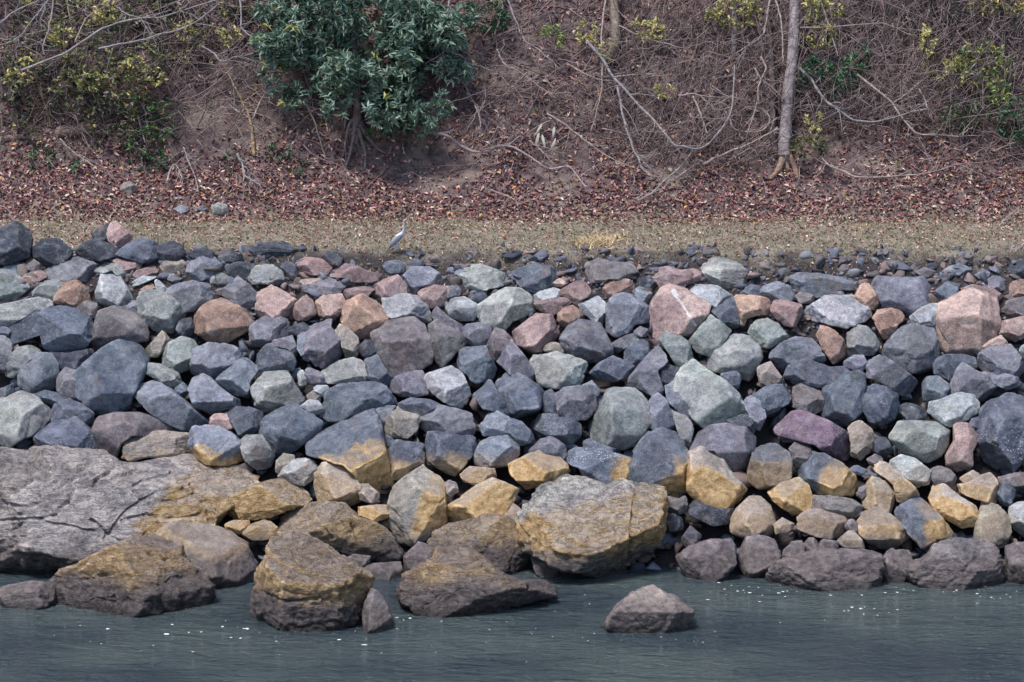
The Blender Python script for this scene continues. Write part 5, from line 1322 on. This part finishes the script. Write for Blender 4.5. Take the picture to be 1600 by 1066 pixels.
tree('tree', 'reddish trunk stub at the top edge right of the shrub', [(774, -150), (776, -20), (777, 12), (773, 40)], [.5, .5, .4, .1], .10, .12, 'foot')
tree('tree', 'dark trunk hanging into view at the top edge, far right', [(1350, -160), (1354, -20), (1356, 30), (1352, 80)], [.4, .4, .3, .1], .09, .11, 'dark')

# ------------------------------------------------------------------ heron
hb, ht, hd = march(622, 400, lambda x, y: ground_z(x, y) * (y > -1.1) + (y <= -1.1) * -5)
hz = float(ground_z(hb[:1], hb[1:2])[0])
her = empty('heron', (hb[0], hb[1], hz - .01))
sc = ht / FPX
def H(qx, qy, dy=0.0): return np.array([(qx - 622) * sc, dy, (401 - qy) * sc * 1.02])
def loft(pts, radii, sides=12, flat=.8):
    Q = catmull(pts, 5); R = catmull(np.stack([radii, radii, radii], -1), 5)[:, 0]
    v, f = tube(Q, R, sides)
    c = np.repeat(Q, sides, 0); c = np.concatenate([c, Q[:1], Q[-1:]])
    v = c + (v - c) * np.array([1, flat, 1])
    return v, f
body = [H(609, 391), H(612, 386), H(617, 380), H(622.5, 374.5), H(627, 370.5), H(630, 366), H(631.4, 361), H(631.6, 355), H(631.8, 350), H(632.6, 347.2), H(635, 347.2)]
rad = np.array([.6, 2.6, 4.4, 5.2, 4.2, 2.5, 1.7, 1.5, 1.6, 2.0, .9]) * sc
v, f = loft(body, rad)
up = (v[:, 2] / sc)
tn = np.where((up > 30)[:, None], np.array([[.66, .66, .67]]), np.array([[.30, .315, .345]]))
tn = np.where(((v[:, 0] / sc > 5.5) & (up > 18))[:, None], np.array([[.50, .50, .53]]), tn)
mesh_obj('body', v, f, M_FEATHER, parent=her, tint=tn)
for sgn in (-1, 1):
    wv, wf = loft([H(628, 369, sgn * 4.2 * sc), H(623, 373.5, sgn * 5 * sc), H(616, 381, sgn * 4.4 * sc), H(610, 388, sgn * 2.5 * sc), H(607.5, 393, sgn * .8 * sc)], np.array([1.2, 3.6, 4.0, 2.4, .5]) * sc, 10, .35)
    mesh_obj('wing', wv, wf, M_FEATHER, parent=her, tint=np.tile([[.29, .305, .34]], (len(wv), 1)) * (1 - .25 * (wv[:, 0:1] < -.16)))
    lv, lf = loft([H(620.5 + sgn * 2, 384, sgn * 1.8 * sc), H(621 + sgn * 2.2, 390, sgn * 2 * sc), H(621.5 + sgn * 2.4, 395, sgn * 2 * sc), H(621 + sgn * 2.4, 401, sgn * 2 * sc)], np.array([1.7, 1.2, .45, .4]) * sc, 8, 1)
    lg = mesh_obj('leg', lv, lf, M_FEATHER, parent=her, tint=np.where((lv[:, 2:3] / sc > 9), np.array([[.62, .6, .62]]), np.array([[.20, .18, .13]])))
    Vt, Ft, o = [], [], 0
    for an in (-.5, 0, .5, math.pi):
        b0 = H(621 + sgn * 2.4, 401, sgn * 2 * sc) + [0, 0, .012]
        tv, tf = tube(np.linspace(b0, b0 + np.array([math.cos(an), math.sin(an), -.08]) * (.075 if an < 3 else .04), 4), np.linspace(.009, .004, 4), 5)
        Vt.append(tv); Ft.append(tf + o); o += len(tv)
    mesh_obj('foot', np.concatenate(Vt), np.concatenate(Ft), M_FEATHER, parent=lg, tint=np.tile([[.2, .18, .13]], (o, 1)))
    ev, ef = ICO[3]
    mesh_obj('eye', ev * .009 + H(633.6, 346.9, sgn * 1.45 * sc), ef, M_FEATHER, parent=her, tint=np.tile([[.75, .6, .1]], (len(ev), 1)))
bv, bf = loft([H(634.4, 347.3), H(637, 347.8), H(641, 348.8)], np.array([.95, .6, .12]) * sc, 8)
mesh_obj('bill', bv, bf, M_FEATHER, parent=her, tint=np.tile([[.38, .30, .16]], (len(bv), 1)))
cv, cf = loft([H(633.6, 345.8), H(631.5, 345.3), H(628.5, 347.4), H(626.5, 350)], np.array([.8, 1.0, .5, .15]) * sc, 8)
mesh_obj('crest', cv, cf, M_FEATHER, parent=her, tint=np.tile([[.03, .03, .04]], (len(cv), 1)))
tag(her, 'grey heron with a raised white neck standing on the crest facing right', 'heron')

# ------------------------------------------------------------------ foam
rg = np.random.default_rng(90)
ft = NT('foam'); ft.bsdf.inputs['Roughness'].default_value = .6
fc_ = ft.node('ShaderNodeTexCoord')
ft.put(ft.bsdf.inputs['Base Color'], ft.mix(ft.noise(fc_.outputs['Object'], 6, 4), (.55, .58, .60), (.85, .86, .86)))
spots = []
for (cx, cy, sx, sy, cnt, r0, r1) in ((260, 990, 110, 10, 14, .02, .06), (400, 985, 90, 18, 26, .012, .035), (620, 965, 60, 12, 40, .01, .035), (560, 1005, 60, 5, 10, .02, .05),
                                     (760, 940, 130, 14, 60, .008, .026), (1180, 925, 110, 10, 70, .008, .028), (1400, 922, 140, 8, 80, .008, .03), (1560, 935, 40, 10, 40, .01, .03),
                                     (1340, 952, 70, 8, 46, .01, .035), (750, 1037, 20, 1.5, 4, .03, .06), (1000, 990, 300, 30, 60, .006, .018), (300, 1020, 300, 20, 30, .006, .02), (510, 1000, 500, 40, 70, .006, .016)):
    for k in range(cnt):
        spots.append((rg.normal(cx, sx * .6), rg.normal(cy, sy * .6), rg.uniform(r0, r1) * .8))
Vs, Fs, o = [], [], 0
for (qx, qy, r) in spots:
    if qy < 908 or rg.random() < .72: continue
    d = ray(qx, qy); p = CAM + d * ((.008 - CAM[2]) / d[2])
    th = np.linspace(0, 6.283, 7)[:-1]
    rr = r * rg.uniform(.6, 1.3, 6)
    ring = p + np.stack([np.cos(th) * rr * rg.uniform(1, 2.4), np.sin(th) * rr * 1.3, 0 * th], -1)
    top = p + [0, 0, .004]
    Vs.append(np.concatenate([ring, [top]])); k = np.arange(6)
    Fs.append(np.stack([k, (k + 1) % 6, k * 0 + 6], -1) + o); o += 7
tag(mesh_obj('foam', np.concatenate(Vs), np.concatenate(Fs), ft.m), 'white flecks of foam drifting on the dark water', 'foam', kind='stuff')
